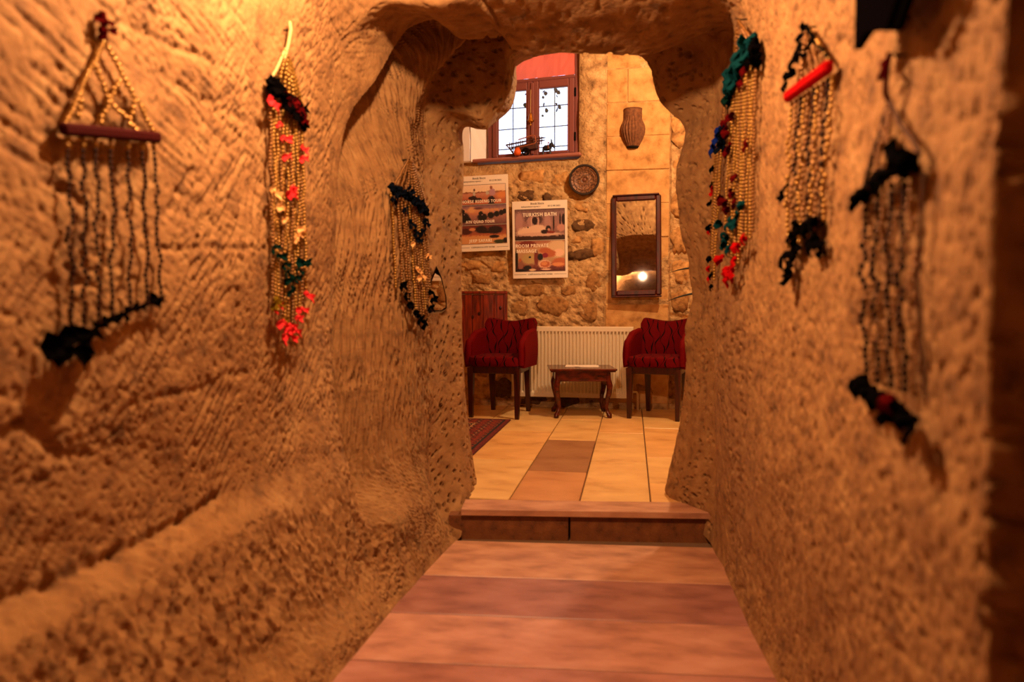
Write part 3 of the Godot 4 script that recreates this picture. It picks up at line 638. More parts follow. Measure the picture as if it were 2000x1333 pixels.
func rough_rock(p: Vector3, rf: float, s: float) -> float:
	var d := 0.0
	var edge := smoothstep(0.0, 0.012, s) * smoothstep(1.0, 0.988, s)
	var big := 0.011
	if rf > 9.3:
		big = 0.007
	elif rf > 5.0:
		big = 0.010
	d += N2.get_noise_3d(p.x * 1.5, p.y * 1.5, p.z * 1.5) * big * 1.4
	d += N2.get_noise_3d(p.x * 5.0 + 7.0, p.y * 5.0, p.z * 5.0) * big * 0.38
	var depth := -p.z
	if s < 0.41 and rf < 5.9:
		var w := 1.0 - smoothstep(5.3, 5.9, rf)
		# strokes of the pick, up to the right
		var q1 := depth * 0.62 + p.y * 0.78
		var q2 := -depth * 0.78 + p.y * 0.62
		var b := N1.get_noise_2d(q1 * 13.0 + 2.0 * N1.get_noise_2d(depth * 2.0, p.y * 2.0), q2 * 52.0)
		var calm := smoothstep(-0.35, 0.35, N1.get_noise_2d(depth * 2.6 + 12.0, p.y * 2.6))
		d -= maxf(0.0, b - 0.05) * 0.0075 * w * (0.15 + 0.85 * calm)
		b = N1.get_noise_2d((depth * 0.93 - p.y * 0.36) * 3.0 + 70.0, (depth * 0.36 + p.y * 0.93) * 40.0)
		d -= maxf(0.0, b - 0.5) * 0.012 * w * smoothstep(0.9, 1.2, p.y)
		var comb := smoothstep(1.47, 1.53, depth) * (1.0 - smoothstep(1.84, 1.88, depth)) * smoothstep(1.035, 1.05, p.y) * (1.0 - smoothstep(1.15, 1.22, p.y))
		d -= comb * 0.007 * maxf(0.0, sin((depth - p.y * 0.25) * 150.0 + 2.0 * N1.get_noise_2d(depth * 8.0, p.y * 4.0)))
		d += N1.get_noise_2d(q1 * 20.0 + 40.0, q2 * 62.0) * 0.0008 * w
		var pit := N1.get_noise_2d(depth * 34.0, p.y * 30.0 + 9.0)
		d -= maxf(0.0, pit - 0.66) * 0.02 * w
		var q := Vector2(depth, p.y)
		for c in cuts:
			var pts: Array = c[2]
			if absf(q.x - pts[0].x) > 0.9 or absf(q.y - pts[0].y) > 0.4:
				continue
			for k in pts.size() - 1:
				var e := seg_dist(q, pts[k], pts[k + 1]) + 0.006 * N1.get_noise_2d(q.x * 25.0, q.y * 25.0)
				if e < c[1] * 2.0:
					d -= c[0] * 0.6 * exp(-e * e / (c[1] * c[1] * 0.6))
		# rough foot of the wall under the ledge
		var foot := 1.0 - smoothstep(0.085, 0.11, s)
		d -= absf(N1.get_noise_2d(depth * 26.0, p.y * 6.0)) * 0.019 * foot * smoothstep(-0.06, 0.05, p.y)
		d += N1.get_noise_3d(p.x * 40.0, p.y * 32.0, p.z * 40.0) * 0.0035 * foot
		# pecked band before the corner
		var band := smoothstep(3.7, 4.8, rf) * (1.0 - smoothstep(0.18, 0.24, s))
		d += N1.get_noise_2d(depth * 48.0, p.y * 36.0) * 0.0035 * band
	elif s > 0.58 and rf < 7.0:
		var b := N1.get_noise_2d(depth * 38.0 + 2.0 * N1.get_noise_2d(depth * 3.0, p.y * 3.0), p.y * 17.0)
		var calm := smoothstep(-0.3, 0.4, N1.get_noise_2d(depth * 2.2 + 90.0, p.y * 1.8)) * (1.0 - 0.6 * smoothstep(0.9, 1.4, p.y))
		d -= maxf(0.0, b - 0.2) * 0.0075 * (0.12 + 0.88 * calm)
		b = N1.get_noise_2d(depth * 70.0, p.y * 40.0 + 5.0)
		d += b * 0.0009
		var pit := N1.get_noise_2d(depth * 36.0 + 60.0, p.y * 30.0)
		d -= maxf(0.0, pit - 0.60) * 0.035
		var seam := absf(depth - 1.72 - 0.03 * N1.get_noise_1d(p.y * 3.0))
		d += 0.006 * exp(-seam * seam / 0.0004)
		if rf < 2.0:
			var q := smoothstep(2.0, 1.75, rf)
			# the rough end of the wall: tooled courses
			d += (absf(fposmod(p.y * 7.0 + 0.3 * N1.get_noise_2d(p.x * 6.0, p.y * 2.0), 1.0) - 0.5) - 0.25) * 0.03 * q
			d += N2.get_noise_2d(p.x * 22.0, p.y * 9.0) * 0.012 * q
			d += N1.get_noise_2d(p.x * 60.0, p.y * 10.0) * 0.004 * q
	if rf >= 4.6 and rf < 9.2:
		var w := smoothstep(4.6, 5.6, rf) if s > 0.40 and s < 0.6 else smoothstep(5.8, 6.6, rf)
		w *= 1.0 - smoothstep(8.6, 9.1, rf)
		if s > 0.6:
			w *= 0.3
		var across := rf * 9.0 if s < 0.40 else p.y * 26.0
		if s < 0.40:
			across = depth * 58.0 + p.x * 8.0
			var up := smoothstep(0.2, 0.34, s)
			across = lerpf(across, depth * 40.0 + p.y * 26.0, up)
			var g := N1.get_noise_2d(across + 0.5 * N1.get_noise_2d(s * 14.0, rf), s * 5.5 * 3.2)
			var low := smoothstep(0.03, 0.2, s)
			d -= absf(g) * 0.019 * w * lerpf(0.45, 1.0, low)
			d += N1.get_noise_2d(across * 1.7, s * 5.5 * 9.0) * 0.0016 * w
			d += N1.get_noise_3d(p.x * 46.0, p.y * 46.0, p.z * 46.0) * 0.003 * w * (1.0 - low)
		else:
			d += N1.get_noise_2d(p.x * 4.0, across) * 0.0035 * w
			d -= maxf(0.0, N1.get_noise_2d(p.x * 15.0 + 30.0, p.y * 15.0 + p.z * 15.0) - 0.62) * 0.04 * w
	if s > 0.38 and s < 0.47 and rf > 4.4 and rf < 6.4:
		var q := Vector2(p.x, p.y)
		for k in crack.size() - 1:
			var e := seg_dist(q, crack[k], crack[k + 1]) + 0.004 * N1.get_noise_2d(q.x * 40.0, q.y * 40.0)
			if e < 0.02:
				d -= 0.016 * exp(-e * e / 0.00003)
	if rf >= 8.8:
		d += N1.get_noise_3d(p.x * 16.0, p.y * 16.0, p.z * 16.0) * 0.0016
		d -= maxf(0.0, N1.get_noise_3d(p.x * 26.0, p.y * 26.0 + 20.0, p.z * 26.0) - 0.52) * 0.05
	return d * edge


func cave() -> void:
	var R := rings()
	var S := PackedFloat32Array()
	for part in [[0.0, 0.4, 410], [0.4, 0.6, 150], [0.6, 1.0, 330]]:
		for k in part[2]:
			S.append(lerpf(part[0], part[1], float(k) / part[2]))
	S.append(1.0)
	var ns := S.size()
	var rows := []
	for r in R:
		var row := PackedVector3Array()
		for s in S:
			row.append(along(r[0], s))
		rows.append(row)
	var P := PackedVector3Array()
	var RF := PackedFloat32Array()
	for r in R.size() - 1:
		var n: int = R[r + 1][2]
		var last := n + 1 if r == R.size() - 2 else n
		for k in last:
			var u := float(k) / n
			RF.append(r + u)
			for j in ns:
				var a: Vector3 = rows[r][j]
				var b: Vector3 = rows[r + 1][j]
				var len_ := (b - a).length()
				var ma: Vector3 = (b - rows[maxi(r - 1, 0)][j]).normalized() * len_ * R[r][1]
				var mb: Vector3 = (rows[mini(r + 2, R.size() - 1)][j] - a).normalized() * len_ * R[r + 1][1]
				P.append(hermite(a, b, ma, mb, u))
	var nt := RF.size()
	var nrm := grid_normals(P, nt, ns)
	for q in nt:
		for j in ns:
			var k := q * ns + j
			P[k] += nrm[k] * rough_rock(P[k], RF[q], S[j])
	# the small opening through the left jamb
	var gone := PackedByteArray()
	gone.resize(nt * ns)
	var jmax := 360
	var touched := {}
	for q in nt - 1:
		if RF[q] < 8.0:
			continue
		for j in jmax:
			var k := q * ns + j
			var c := (P[k] + P[k + 1] + P[k + ns] + P[k + ns + 1]) * 0.25
			if in_peep(c):
				gone[k] = 1
				for e in [k, k + 1, k + ns, k + ns + 1]:
					touched[e] = touched.get(e, 0) + 1
	for e in touched:
		if touched[e] < 4:
			var p := P[e]
			var f := p + PEEP_WAY * ((-3.15 - p.z) / PEEP_WAY.z)
			var best := Vector2(f.x, f.y)
			var far := 1e9
			for k in peep.size():
				var a := peep[k]
				var b := peep[(k + 1) % peep.size()]
				var w := b - a
				var c := a + w * clampf((Vector2(f.x, f.y) - a).dot(w) / w.length_squared(), 0.0, 1.0)
				var dd := c.distance_to(Vector2(f.x, f.y))
				if dd < far:
					far = dd
					best = c
			P[e] += Vector3(best.x - f.x, best.y - f.y, 0.0)
	nrm = grid_normals(P, nt, ns)
	# where the rock stands, for what hangs on it
	for q in nt:
		if RF[q] < 1.9 or RF[q] > 9.6:
			continue
		for j in ns:
			var p := P[q * ns + j]
			if p.y < 0.5 or p.y > 1.9 or (S[j] > 0.38 and S[j] < 0.62):
				continue
			var key := Vector2i(int(floor(-p.z / 0.02)), int(floor(p.y / 0.02)))
			if S[j] < 0.5:
				face_left[key] = maxf(face_left.get(key, -9.0), p.x)
			else:
				face_right[key] = minf(face_right.get(key, 9.0), p.x)
	var t_door := 0
	while RF[t_door] < 6.0:
		t_door += 1
	piece("wall_left", P, nrm, gone, ns, 0, t_door, 0, 410)
	piece("ceiling", P, nrm, gone, ns, 0, t_door, 410, 560)
	piece("wall_right", P, nrm, gone, ns, 0, t_door, 560, ns - 1)
	var door := piece("wall_doorway", P, nrm, gone, ns, t_door, nt - 1, 0, ns - 1)
	# sides of the small opening
	var m := MB.new()
	for k in peep.size():
		var a := peep[k]
		var b := peep[(k + 1) % peep.size()]
		var mid := Vector2(-0.866, 0.94)
		for step in 8:
			for u in 3:
				var pa := a.lerp(b, u / 3.0)
				var pb := a.lerp(b, (u + 1) / 3.0)
				# the rock face leans back to the right, so the sides start there
				var za := jamb_face(pa.x)
				var zb := jamb_face(pb.x)
				var f0 := step / 8.0
				var f1 := (step + 1) / 8.0
				var A := peep_at(pa, lerpf(za, -3.67, f0))
				var B := peep_at(pb, lerpf(zb, -3.67, f0))
				var C := peep_at(pb, lerpf(zb, -3.67, f1))
				var D := peep_at(pa, lerpf(za, -3.67, f1))
				var inw := mid - (pa + pb) * 0.5
				m.quad(A, B, C, D, Vector3(inw.x, inw.y, 0))
	put(m.done(), "opening_side", "tuff", door)


func jamb_face(x: float) -> float:
	return -3.09 - 0.10 * clampf((x + 0.90) / 0.10, 0.0, 1.0)


func peep_at(p: Vector2, z: float) -> Vector3:
	return Vector3(p.x, p.y, -3.15) + PEEP_WAY * (z + 3.15) / PEEP_WAY.z


func in_peep(c: Vector3) -> bool:
	if c.z > -2.95 or c.y < 0.7 or c.y > 1.3:
		return false
	var f := c + PEEP_WAY * ((-3.15 - c.z) / PEEP_WAY.z)
	return Geometry2D.is_point_in_polygon(Vector2(f.x, f.y), peep)


func grid_normals(P: PackedVector3Array, nt: int, ns: int) -> PackedVector3Array:
	var out := PackedVector3Array()
	out.resize(nt * ns)
	for q in nt:
		var qa := maxi(q - 1, 0) * ns
		var qb := mini(q + 1, nt - 1) * ns
		for j in ns:
			var a := P[qb + j] - P[qa + j]
			var b := P[q * ns + mini(j + 1, ns - 1)] - P[q * ns + maxi(j - 1, 0)]
			out[q * ns + j] = a.cross(b).normalized()
	return out


func piece(called: String, P: PackedVector3Array, nrm: PackedVector3Array, gone: PackedByteArray, ns: int, t0: int, t1: int, s0: int, s1: int) -> MeshInstance3D:
	var v := PackedVector3Array()
	var n := PackedVector3Array()
	var idx := PackedInt32Array()
	var w := s1 - s0 + 1
	for q in range(t0, t1 + 1):
		v.append_array(P.slice(q * ns + s0, q * ns + s1 + 1))
		n.append_array(nrm.slice(q * ns + s0, q * ns + s1 + 1))
	for q in t1 - t0:
		for j in w - 1:
			if gone[(q + t0) * ns + j + s0]:
				continue
			var a := q * w + j
			# clockwise seen from inside
			idx.append(a); idx.append(a + 1); idx.append(a + w)
			idx.append(a + 1); idx.append(a + w + 1); idx.append(a + w)
	var arr := []
	arr.resize(Mesh.ARRAY_MAX)
	arr[Mesh.ARRAY_VERTEX] = v
	arr[Mesh.ARRAY_NORMAL] = n
	arr[Mesh.ARRAY_INDEX] = idx
	var m := ArrayMesh.new()
	m.add_surface_from_arrays(Mesh.PRIMITIVE_TRIANGLES, arr)
	var o := put(m, called, "tuff", self)
	o.set_meta("kind", "structure")
	return o


func rock_mass() -> void:
	var o := struct("wall_behind")
	put(one_box(Vector3(2.6, 3.2, 0.3), Vector3(-0.1, 1.2, 2.9)), "rock", "tuff", o)
	put(one_box(Vector3(0.5, 3.2, 6.2), Vector3(-1.45, 1.2, -0.1)), "rock", "tuff", o)
	put(one_box(Vector3(0.5, 3.2, 6.2), Vector3(1.35, 1.2, -0.1)), "rock", "tuff", o)
	put(one_box(Vector3(0.4, 3.0, 1.9), Vector3(0.75, 1.2, -2.2)), "rock", "tuff", o)
	put(one_box(Vector3(3.4, 0.3, 6.5), Vector3(-0.1, 2.55, -0.2)), "rock", "tuff", o)


# ---------------------------------------------------------------- floors
func slab(size: Vector3, at: Vector3, m: String, parent: Node3D, yaw := 0.0, called := "floor_slab") -> void:
	put(one_box(size, Vector3.ZERO, 0.003), called, m, parent, Transform3D(Basis(Vector3.UP, yaw), at))


func floors() -> void:
	var o := struct("floor")
	put(one_box(Vector3(3.0, 0.2, 6.2), Vector3(-0.2, -0.237, -0.1)), "floor_bed", "mortar", o)
	put(one_box(Vector3(5.6, 0.2, 3.4), Vector3(-0.05, -0.118, -4.85)), "floor_bed", "mortar", o)
	# stone planks across the corridor, laid a little askew
	var yaw := deg_to_rad(4.4)
	var z := [-2.985, -2.58, -2.245, -1.925, -1.60, -1.27, -0.93, -0.6, -0.25, 0.1, 0.45, 0.8, 1.15, 1.5, 1.85, 2.2, 2.55]
	var kinds := [2, 3, 0, 1, 3, 0, 2, 1, 0, 2, 1, 0, 3, 1, 0, 2]
	for k in z.size() - 1:
		var a: float = z[k]
		var b: float = z[k + 1]
		slab(Vector3(1.5, 0.05, b - a - 0.007), Vector3(-0.2, -0.14, (a + b) * 0.5), "slab_%d" % kinds[k], o, yaw)
	# step up into the room
	var sy := deg_to_rad(6.4)
	slab(Vector3(1.16, 0.03, 0.16), Vector3(-0.155, -0.013, -3.15), "slab_2", o, sy, "step_slab")
	slab(Vector3(0.52, 0.12, 0.06), Vector3(-0.525, -0.09, -3.079), "riser_stone", o, sy, "step_riser")
	slab(Vector3(0.60, 0.12, 0.06), Vector3(0.04, -0.09, -3.142), "riser_stone", o, sy, "step_riser")
	# tiles of the room: columns running away from the doorway
	var cols := [[-2.72, -2.15, 0.1], [-2.15, -1.60, 0.35], [-1.60, -1.08, 0.0], [-1.08, -0.545, 0.0], [-0.545, -0.226, 0.0], [-0.226, 0.09, 0.0], [0.09, 0.41, 0.0], [0.41, 0.75, 0.2], [0.75, 1.3, 0.0], [1.3, 1.9, 0.4], [1.9, 2.6, 0.1]]
	var ends := {4: [-3.2, -3.80, -4.72, -5.60, -6.4], 5: [-3.2, -4.08, -5.05, -5.9, -6.4], 3: [-3.2, -4.06, -5.02, -5.95, -6.4], 6: [-3.2, -3.62, -4.25, -5.29, -6.4]}
	var tone := {4: [3, 2, 0, 1], 5: [0, 0, 1, 0], 3: [0, 1, 0, 1], 6: [1, 0, 1, 0]}
	for k in cols.size():
		var c: Array = cols[k]
		var e: Array = ends.get(k, [-3.2, -3.9 - c[2], -4.7 - c[2], -5.5 - c[2], -6.4])
		for q in e.size() - 1:
			var kind: int = tone[k][q] if tone.has(k) else (k * 3 + q) % 2
			slab(Vector3(c[1] - c[0] - 0.006, 0.04, e[q] - e[q + 1] - 0.010), Vector3((c[0] + c[1]) * 0.5, -0.02, (e[q] + e[q + 1]) * 0.5), "tile_%d" % kind, o, 0.0, "floor_tile")


func room_shell() -> void:
	var l := struct("wall_room_left")
	put(one_box(Vector3(0.3, 3.8, 3.3), Vector3(-2.8, 1.8, -5.0)), "stone_face", "ashlar", l)
	var r := struct("wall_room_right")
	put(one_box(Vector3(0.3, 3.8, 3.3), Vector3(2.72, 1.8, -5.0)), "stone_face", "ashlar", r)
	var c := struct("ceiling_room")
	put(one_box(Vector3(5.9, 0.3, 3.6), Vector3(0, 3.75, -5.0)), "vault", "ashlar_pale", c)


# ---------------------------------------------------------------- back wall of the room
func back_z(x: float, y: float) -> float:
	# the wall leans away towards the left beside the window
	return -6.3 - maxf(0.0, -0.45 - x) * 0.148 * smoothstep(1.92, 2.16, y)


func back_wall() -> void:
	var o := struct("wall_back")
	var xs := PackedFloat32Array()
	var ys := PackedFloat32Array()
	var x := -2.75
	while x < 2.7:
		xs.append(x)
		x += 0.012 if x > -1.9 and x < 0.75 else 0.06
	var y := -0.06
	while y < 3.65:
		ys.append(y)
		y += 0.012 if y < 3.15 else 0.05
	var v := PackedVector3Array()
	for b in ys:
		for a in xs:
			var d := 0.0
			var rub := (1.0 - smoothstep(-0.30, -0.22, a)) * (1.0 - smoothstep(1.95, 2.15, b))
			if a > 0.30:
				rub = 0.7
			d += N2.get_noise_2d(a * 2.2, b * 2.2) * 0.016
			d += N2.get_noise_2d(a * 9.0 + 5.0, b * 9.0) * 0.007 * rub
			d -= maxf(0.0, N1.get_noise_2d(a * 9.0, b * 14.0 + 3.0) - 0.45) * 0.035 * rub
			d += N1.get_noise_2d(a * 34.0, b * 34.0) * 0.0015
			# soft half-round pier between the window and the cut blocks
			var px := (a + 0.345) / 0.115
			d += 0.035 * maxf(0.0, 1.0 - px * px) * smoothstep(1.5, 2.0, b)
			if a > -0.235 and a < 0.32:
				d = d * 0.2 + 0.010
			if a > 0.32:
				d -= 0.05
			v.append(Vector3(a, b, back_z(a, b) + d))
	var nx := xs.size()
	var nrm := PackedVector3Array()
	nrm.resize(v.size())
	for q in ys.size():
		for j in nx:
			var e := v[q * nx + mini(j + 1, nx - 1)] - v[q * nx + maxi(j - 1, 0)]
			var f := v[mini(q + 1, ys.size() - 1) * nx + j] - v[maxi(q - 1, 0) * nx + j]
			nrm[q * nx + j] = e.cross(f).normalized()
	var idx := PackedInt32Array()
	for q in ys.size() - 1:
		for j in nx - 1:
			var cx := xs[j] + 0.006
			var cy := ys[q] + 0.006
			if cx > -1.385 and cx < -0.455 and cy > 2.165 and cy < 3.29:
				continue
			var a := q * nx + j
			idx.append(a); idx.append(a + nx); idx.append(a + 1)
			idx.append(a + 1); idx.append(a + nx); idx.append(a + nx + 1)
	var arr := []
	arr.resize(Mesh.ARRAY_MAX)
	arr[Mesh.ARRAY_VERTEX] = v
	arr[Mesh.ARRAY_NORMAL] = nrm
	arr[Mesh.ARRAY_INDEX] = idx
	var m := ArrayMesh.new()
	m.add_surface_from_arrays(Mesh.PRIMITIVE_TRIANGLES, arr)
	put(m, "mortar_face", "rubble", o)
	# thickness behind
	put(one_box(Vector3(1.4, 3.8, 0.4), Vector3(-2.12, 1.8, -6.72)), "wall_core", "rubble", o)
	put(one_box(Vector3(3.2, 3.8, 0.4), Vector3(1.18, 1.8, -6.61)), "wall_core", "rubble", o)
	put(one_box(Vector3(1.2, 2.3, 0.4), Vector3(-0.9, 1.0, -6.66)), "wall_core", "rubble", o)
	put(one_box(Vector3(1.2, 0.5, 0.4), Vector3(-0.9, 3.52, -6.66)), "wall_core", "rubble", o)
	# cut blocks of the pier: courses 0.285 high
	for k in 13:
		var b := 0.05 + k * 0.285
		var h := 0.2825
		var push := 0.006 * N1.get_noise_1d(k * 7.7)
		var two := k % 4 == 1
		if two:
			var cut := 0.24 + 0.1 * N1.get_noise_1d(k * 3.3)
			put(one_box(Vector3(cut - 0.005, h, 0.12), Vector3(-0.225 + cut * 0.5, b + h * 0.5, -6.345 + push), 0.006), "block", "ashlar", o)
			put(one_box(Vector3(0.53 - cut, h, 0.12), Vector3(-0.225 + cut + (0.53 - cut) * 0.5, b + h * 0.5, -6.343 - push), 0.006), "block", "ashlar_pale", o)
		else:
			put(one_box(Vector3(0.53, h, 0.12), Vector3(0.041, b + h * 0.5, -6.345 + push), 0.006), "block", "ashlar" if k % 3 else "ashlar_pale", o)
	# wall stones let into the mortar: x, y, half width, half height, tone
	var st := [
		[-0.922, 1.854, 0.085, 0.05, 0], [-0.737, 1.832, 0.04, 0.045, 0], [-0.416, 1.587, 0.11, 0.065, 0], [-0.437, 1.335, 0.12, 0.05, 0], [-0.33, 1.11, 0.07, 0.11, 1], [-0.545, 1.03, 0.075, 0.06, 1],
		[-1.32, 1.13, 0.10, 0.055, 1], [-1.40, 1.25, 0.11, 0.05, 2], [-0.862, 1.036, 0.12, 0.07, 1], [-0.68, 0.90, 0.14, 0.10, 1], [-0.97, 0.87, 0.10, 0.08, 1], [-0.37, 0.84, 0.085, 0.10, 1],
		[-0.85, 2.02, 0.13, 0.06, 2], [-0.60, 1.98, 0.10, 0.07, 2], [-1.18, 0.96, 0.08, 0.07, 2], [-0.42, 1.76, 0.10, 0.06, 2], [-0.48, 1.46, 0.07, 0.04, 2], [-0.30, 1.40, 0.06, 0.09, 2], [-1.16, 1.24, 0.09, 0.06, 2],
		[-0.28, 0.62, 0.06, 0.10, 1], [-1.35, 0.30, 0.11, 0.10, 1], [-1.12, 0.16, 0.10, 0.09, 0], [-1.12, 0.40, 0.10, 0.11, 1], [-0.85, 0.07, 0.14, 0.06, 0], [-0.55, 0.06, 0.12, 0.055, 0], [-0.25, 0.07, 0.13, 0.06, 1],
		[0.10, 0.16, 0.13, 0.10, 1], [0.36, 0.17, 0.12, 0.12, 1], [0.20, 0.38, 0.15, 0.08, 2], [0.42, 0.44, 0.10, 0.10, 1], [0.40, 0.92, 0.08, 0.09, 1], [0.47, 0.72, 0.09, 0.08, 2], [0.42, 1.18, 0.08, 0.10, 2], [0.40, 1.45, 0.07, 0.12, 2],
		[0.40, 1.75, 0.08, 0.12, 2], [0.42, 2.05, 0.08, 0.13, 2], [0.40, 2.36, 0.08, 0.14, 2], [0.62, 1.3, 0.12, 0.12, 1], [0.62, 0.9, 0.12, 0.1, 2], [-1.62, 1.62, 0.13, 0.10, 2], [-1.66, 1.0, 0.12, 0.09, 1], [-1.70, 1.25, 0.10, 0.08, 2], [-1.58, 0.82, 0.12, 0.07, 2],
		[-1.62, 2.28, 0.13, 0.11, 2], [-1.48, 2.42, 0.08, 0.07, 2], [-1.47, 2.24, 0.07, 0.06, 2], [-0.64, 1.30, 0.05, 0.06, 2]]
	for k in st.size():
		var q: Array = st[k]
		var mb := MB.new()
		var lift: float = [0.018, 0.014, 0.010][q[4]]
		mb.blob(Vector3.ZERO, Vector3(q[2], q[3], 0.05), Basis(Vector3(0, 0, 1), 0.25 * N1.get_noise_1d(k * 5.1)), 0.40, N2, k * 3.7, 14, 9, 0.7)
		put(mb.done(), "stone", ["dark_stone", "brown_stone", "sand_stone"][q[4]], o, Transform3D(Basis.IDENTITY, Vector3(q[0], q[1], back_z(q[0], q[1]) - 0.05 + lift + (-0.035 if q[0] > 0.3 else 0.0))))


# ---------------------------------------------------------------- window
func window_unit() -> void:
	var o := struct("window_1", Vector3(-0.453, 2.20, -6.34))
	o.rotation.y = deg_to_rad(-8.4)
	# fixed frame
	for q in [[Vector3(0.048, 1.14, 0.09), Vector3(-0.024, 0.57, -0.035)], [Vector3(0.048, 1.14, 0.09), Vector3(-0.821, 0.57, -0.035)], [Vector3(0.75, 0.03, 0.09), Vector3(-0.4225, 0.675, -0.033)], [Vector3(0.75, 0.05, 0.09), Vector3(-0.4225, 1.115, -0.035)], [Vector3(0.75, 0.02, 0.07), Vector3(-0.4225, 0.008, -0.04)]]:
		put(one_box(q[0], q[1], 0.006), "frame", "frame_wood", o)
	# two casements, each with its pane and lead lines
	for side in [[-0.797, -0.4235, -0.61], [-0.4205, -0.048, -0.228]]:
		var a: float = side[0]
		var b: float = side[1]
		var mb := MB.new()
		var w := 0.05
		for q in [[Vector3(w, 0.645, 0.05), Vector3(a + w * 0.5, 0.338, 0.0)], [Vector3(w, 0.645, 0.05), Vector3(b - w * 0.5, 0.338, 0.0)], [Vector3(b - a - 2 * w, 0.068, 0.046), Vector3((a + b) * 0.5, 0.626, 0.0)], [Vector3(b - a - 2 * w, 0.03, 0.046), Vector3((a + b) * 0.5, 0.03, 0.0)]]:
			mb.box(q[0], Transform3D(Basis.IDENTITY, q[1]), 0.008)
		# inner bead of the casement
		for q in [[Vector3(0.012, 0.56, 0.012), Vector3(a + w + 0.004, 0.32, 0.018)], [Vector3(0.012, 0.56, 0.012), Vector3(b - w - 0.004, 0.32, 0.018)]]:
			mb.box(q[0], Transform3D(Basis.IDENTITY, q[1]), 0.003)
		var sash := put(mb.done(), "casement", "frame_wood", o)
		put(one_box(Vector3(b - a - 0.08, 0.57, 0.004), Vector3((a + b) * 0.5, 0.32, -0.006), 0.0005), "pane", "glass", sash)
		for h in [0.085, 0.26, 0.44]:
			put(one_box(Vector3(b - a - 0.09, 0.008, 0.008), Vector3((a + b) * 0.5, h + (0.005 if a < -0.5 else 0.0), -0.002), 0.001), "lead_came", "lead", sash)
		put(one_box(Vector3(0.008, 0.56, 0.008), Vector3(side[2], 0.32, -0.002), 0.001), "lead_came", "lead", sash)
	put(one_box(Vector3(0.026, 0.62, 0.014), Vector3(-0.424, 0.335, 0.03), 0.005), "closing_strip", "frame_wood", o)
	# hinges
	for h in [0.12, 0.50]:
		var mb := MB.new()
		mb.tube([Vector3(-0.040, h, 0.022), Vector3(-0.040, h + 0.07, 0.022)], [0.008, 0.008], 8)
		put(mb.done(), "hinge", "iron", o)
	# red cloth stretched over the top light
	var m := MB.new()
	for i in 24:
		for j in 8:
			var p := []
			for c in [[i, j], [i + 1, j], [i + 1, j + 1], [i, j + 1]]:
				var u: float = c[0] / 24.0
				var w: float = c[1] / 8.0
				p.append(Vector3(lerpf(-0.797, -0.048, u), lerpf(0.69, 1.09, w), 0.005 + 0.010 * sin(u * 17.0 + w * 2.0) * (0.3 + 0.7 * w) + 0.004 * N1.get_noise_2d(u * 9.0, w * 9.0)))
			m.quad(p[0], p[1], p[2], p[3], Vector3(0, 0, 1))
	put(m.done(), "red_blind", "red_cloth", o)
	put(one_box(Vector3(0.75, 0.40, 0.004), Vector3(-0.4225, 0.89, -0.03), 0.0005), "pane", "glass", o)
	# plastered reveal at the left, sill board
	m = MB.new()
	for j in 12:
		for i in 4:
			var p := []
			for c in [[i, j], [i + 1, j], [i + 1, j + 1], [i, j + 1]]:
				var u: float = c[0] / 4.0
				var w: float = c[1] / 12.0
				p.append(Vector3(lerpf(-0.845, -0.975, u), lerpf(-0.02, 1.13, w), -0.05 + 0.15 * pow(u, 0.8) + 0.006 * N1.get_noise_2d(u * 4.0, w * 20.0)))
			m.quad(p[0], p[1], p[2], p[3], Vector3(1, 0, 1))
	m.box(Vector3(0.10, 1.15, 0.25), Transform3D(Basis.IDENTITY, Vector3(-1.03, 0.555, -0.03)), 0.01)
	put(m.done(), "window_reveal", "white_plaster", o)
	put(one_box(Vector3(1.15, 0.10, 0.25), Vector3(-0.45, 1.19, -0.03), 0.01), "lintel_block", "ashlar", o)
	put(one_box(Vector3(0.99, 0.03, 0.20), Vector3(-0.47, -0.012, -0.005), 0.008), "sill", "sill_wood", o)


func vine() -> void:
	var o := thing("vine", "dark green vine sprays hanging outside the top of the window panes", "vine", Vector3(-0.85, 3.30, -7.02))
	var rng := RandomNumberGenerator.new()
	rng.seed = 77
	for k in 5:
		var x := -0.42 + k * 0.17 + rng.randf() * 0.06
		var len_ := 0.44 + rng.randf() * 0.16
		var pts := [Vector3(x, 0.01, 0), Vector3(x + 0.02, -0.10, -0.01), Vector3(x + 0.03, -len_ * 0.6, 0.02), Vector3(x + 0.05, -len_, 0.0)]
		var m := MB.new()
		m.tube(pts, [0.0025, 0.002, 0.002, 0.001], 5)
		put(m.done(), "stem", "vine_leaf", o)
		for q in 6:
			var c: Vector3 = pts[2].lerp(pts[3], q / 5.0) + Vector3(rng.randf_range(-0.035, 0.035), rng.randf_range(-0.02, 0.02), rng.randf_range(-0.02, 0.02))
			var r := 0.010 + rng.randf() * 0.012
			var lm := MB.new()
			lm.blob(c, Vector3(r, r * 1.2, 0.003), Basis.from_euler(Vector3(rng.randf_range(-0.7, 0.7), rng.randf_range(-0.9, 0.9), rng.randf_range(-1.0, 1.0))), 0.3, N1, q + k * 9.0, 8, 4)
			put(lm.done(), "leaf", "vine_leaf", o)
	var m2 := MB.new()
	m2.tube([Vector3(-0.58, 0.02, 0), Vector3(-0.2, 0.01, 0.01), Vector3(0.3, 0.02, 0), Vector3(0.58, 0.01, 0.01)], [0.006, 0.006, 0.006, 0.005], 6)
	put(m2.done(), "runner", "vine_leaf", o)
	# the beam outside that it trails over
	var t := struct("trim_1")
	put(one_box(Vector3(1.6, 0.09, 0.07), Vector3(-0.85, 3.36, -7.01), 0.006), "beam", "sill_wood", t)
	for x in [-1.55, -0.15]:
		put(one_box(Vector3(0.07, 0.09, 0.22), Vector3(x, 3.36, -6.90), 0.006), "beam_arm", "sill_wood", t)


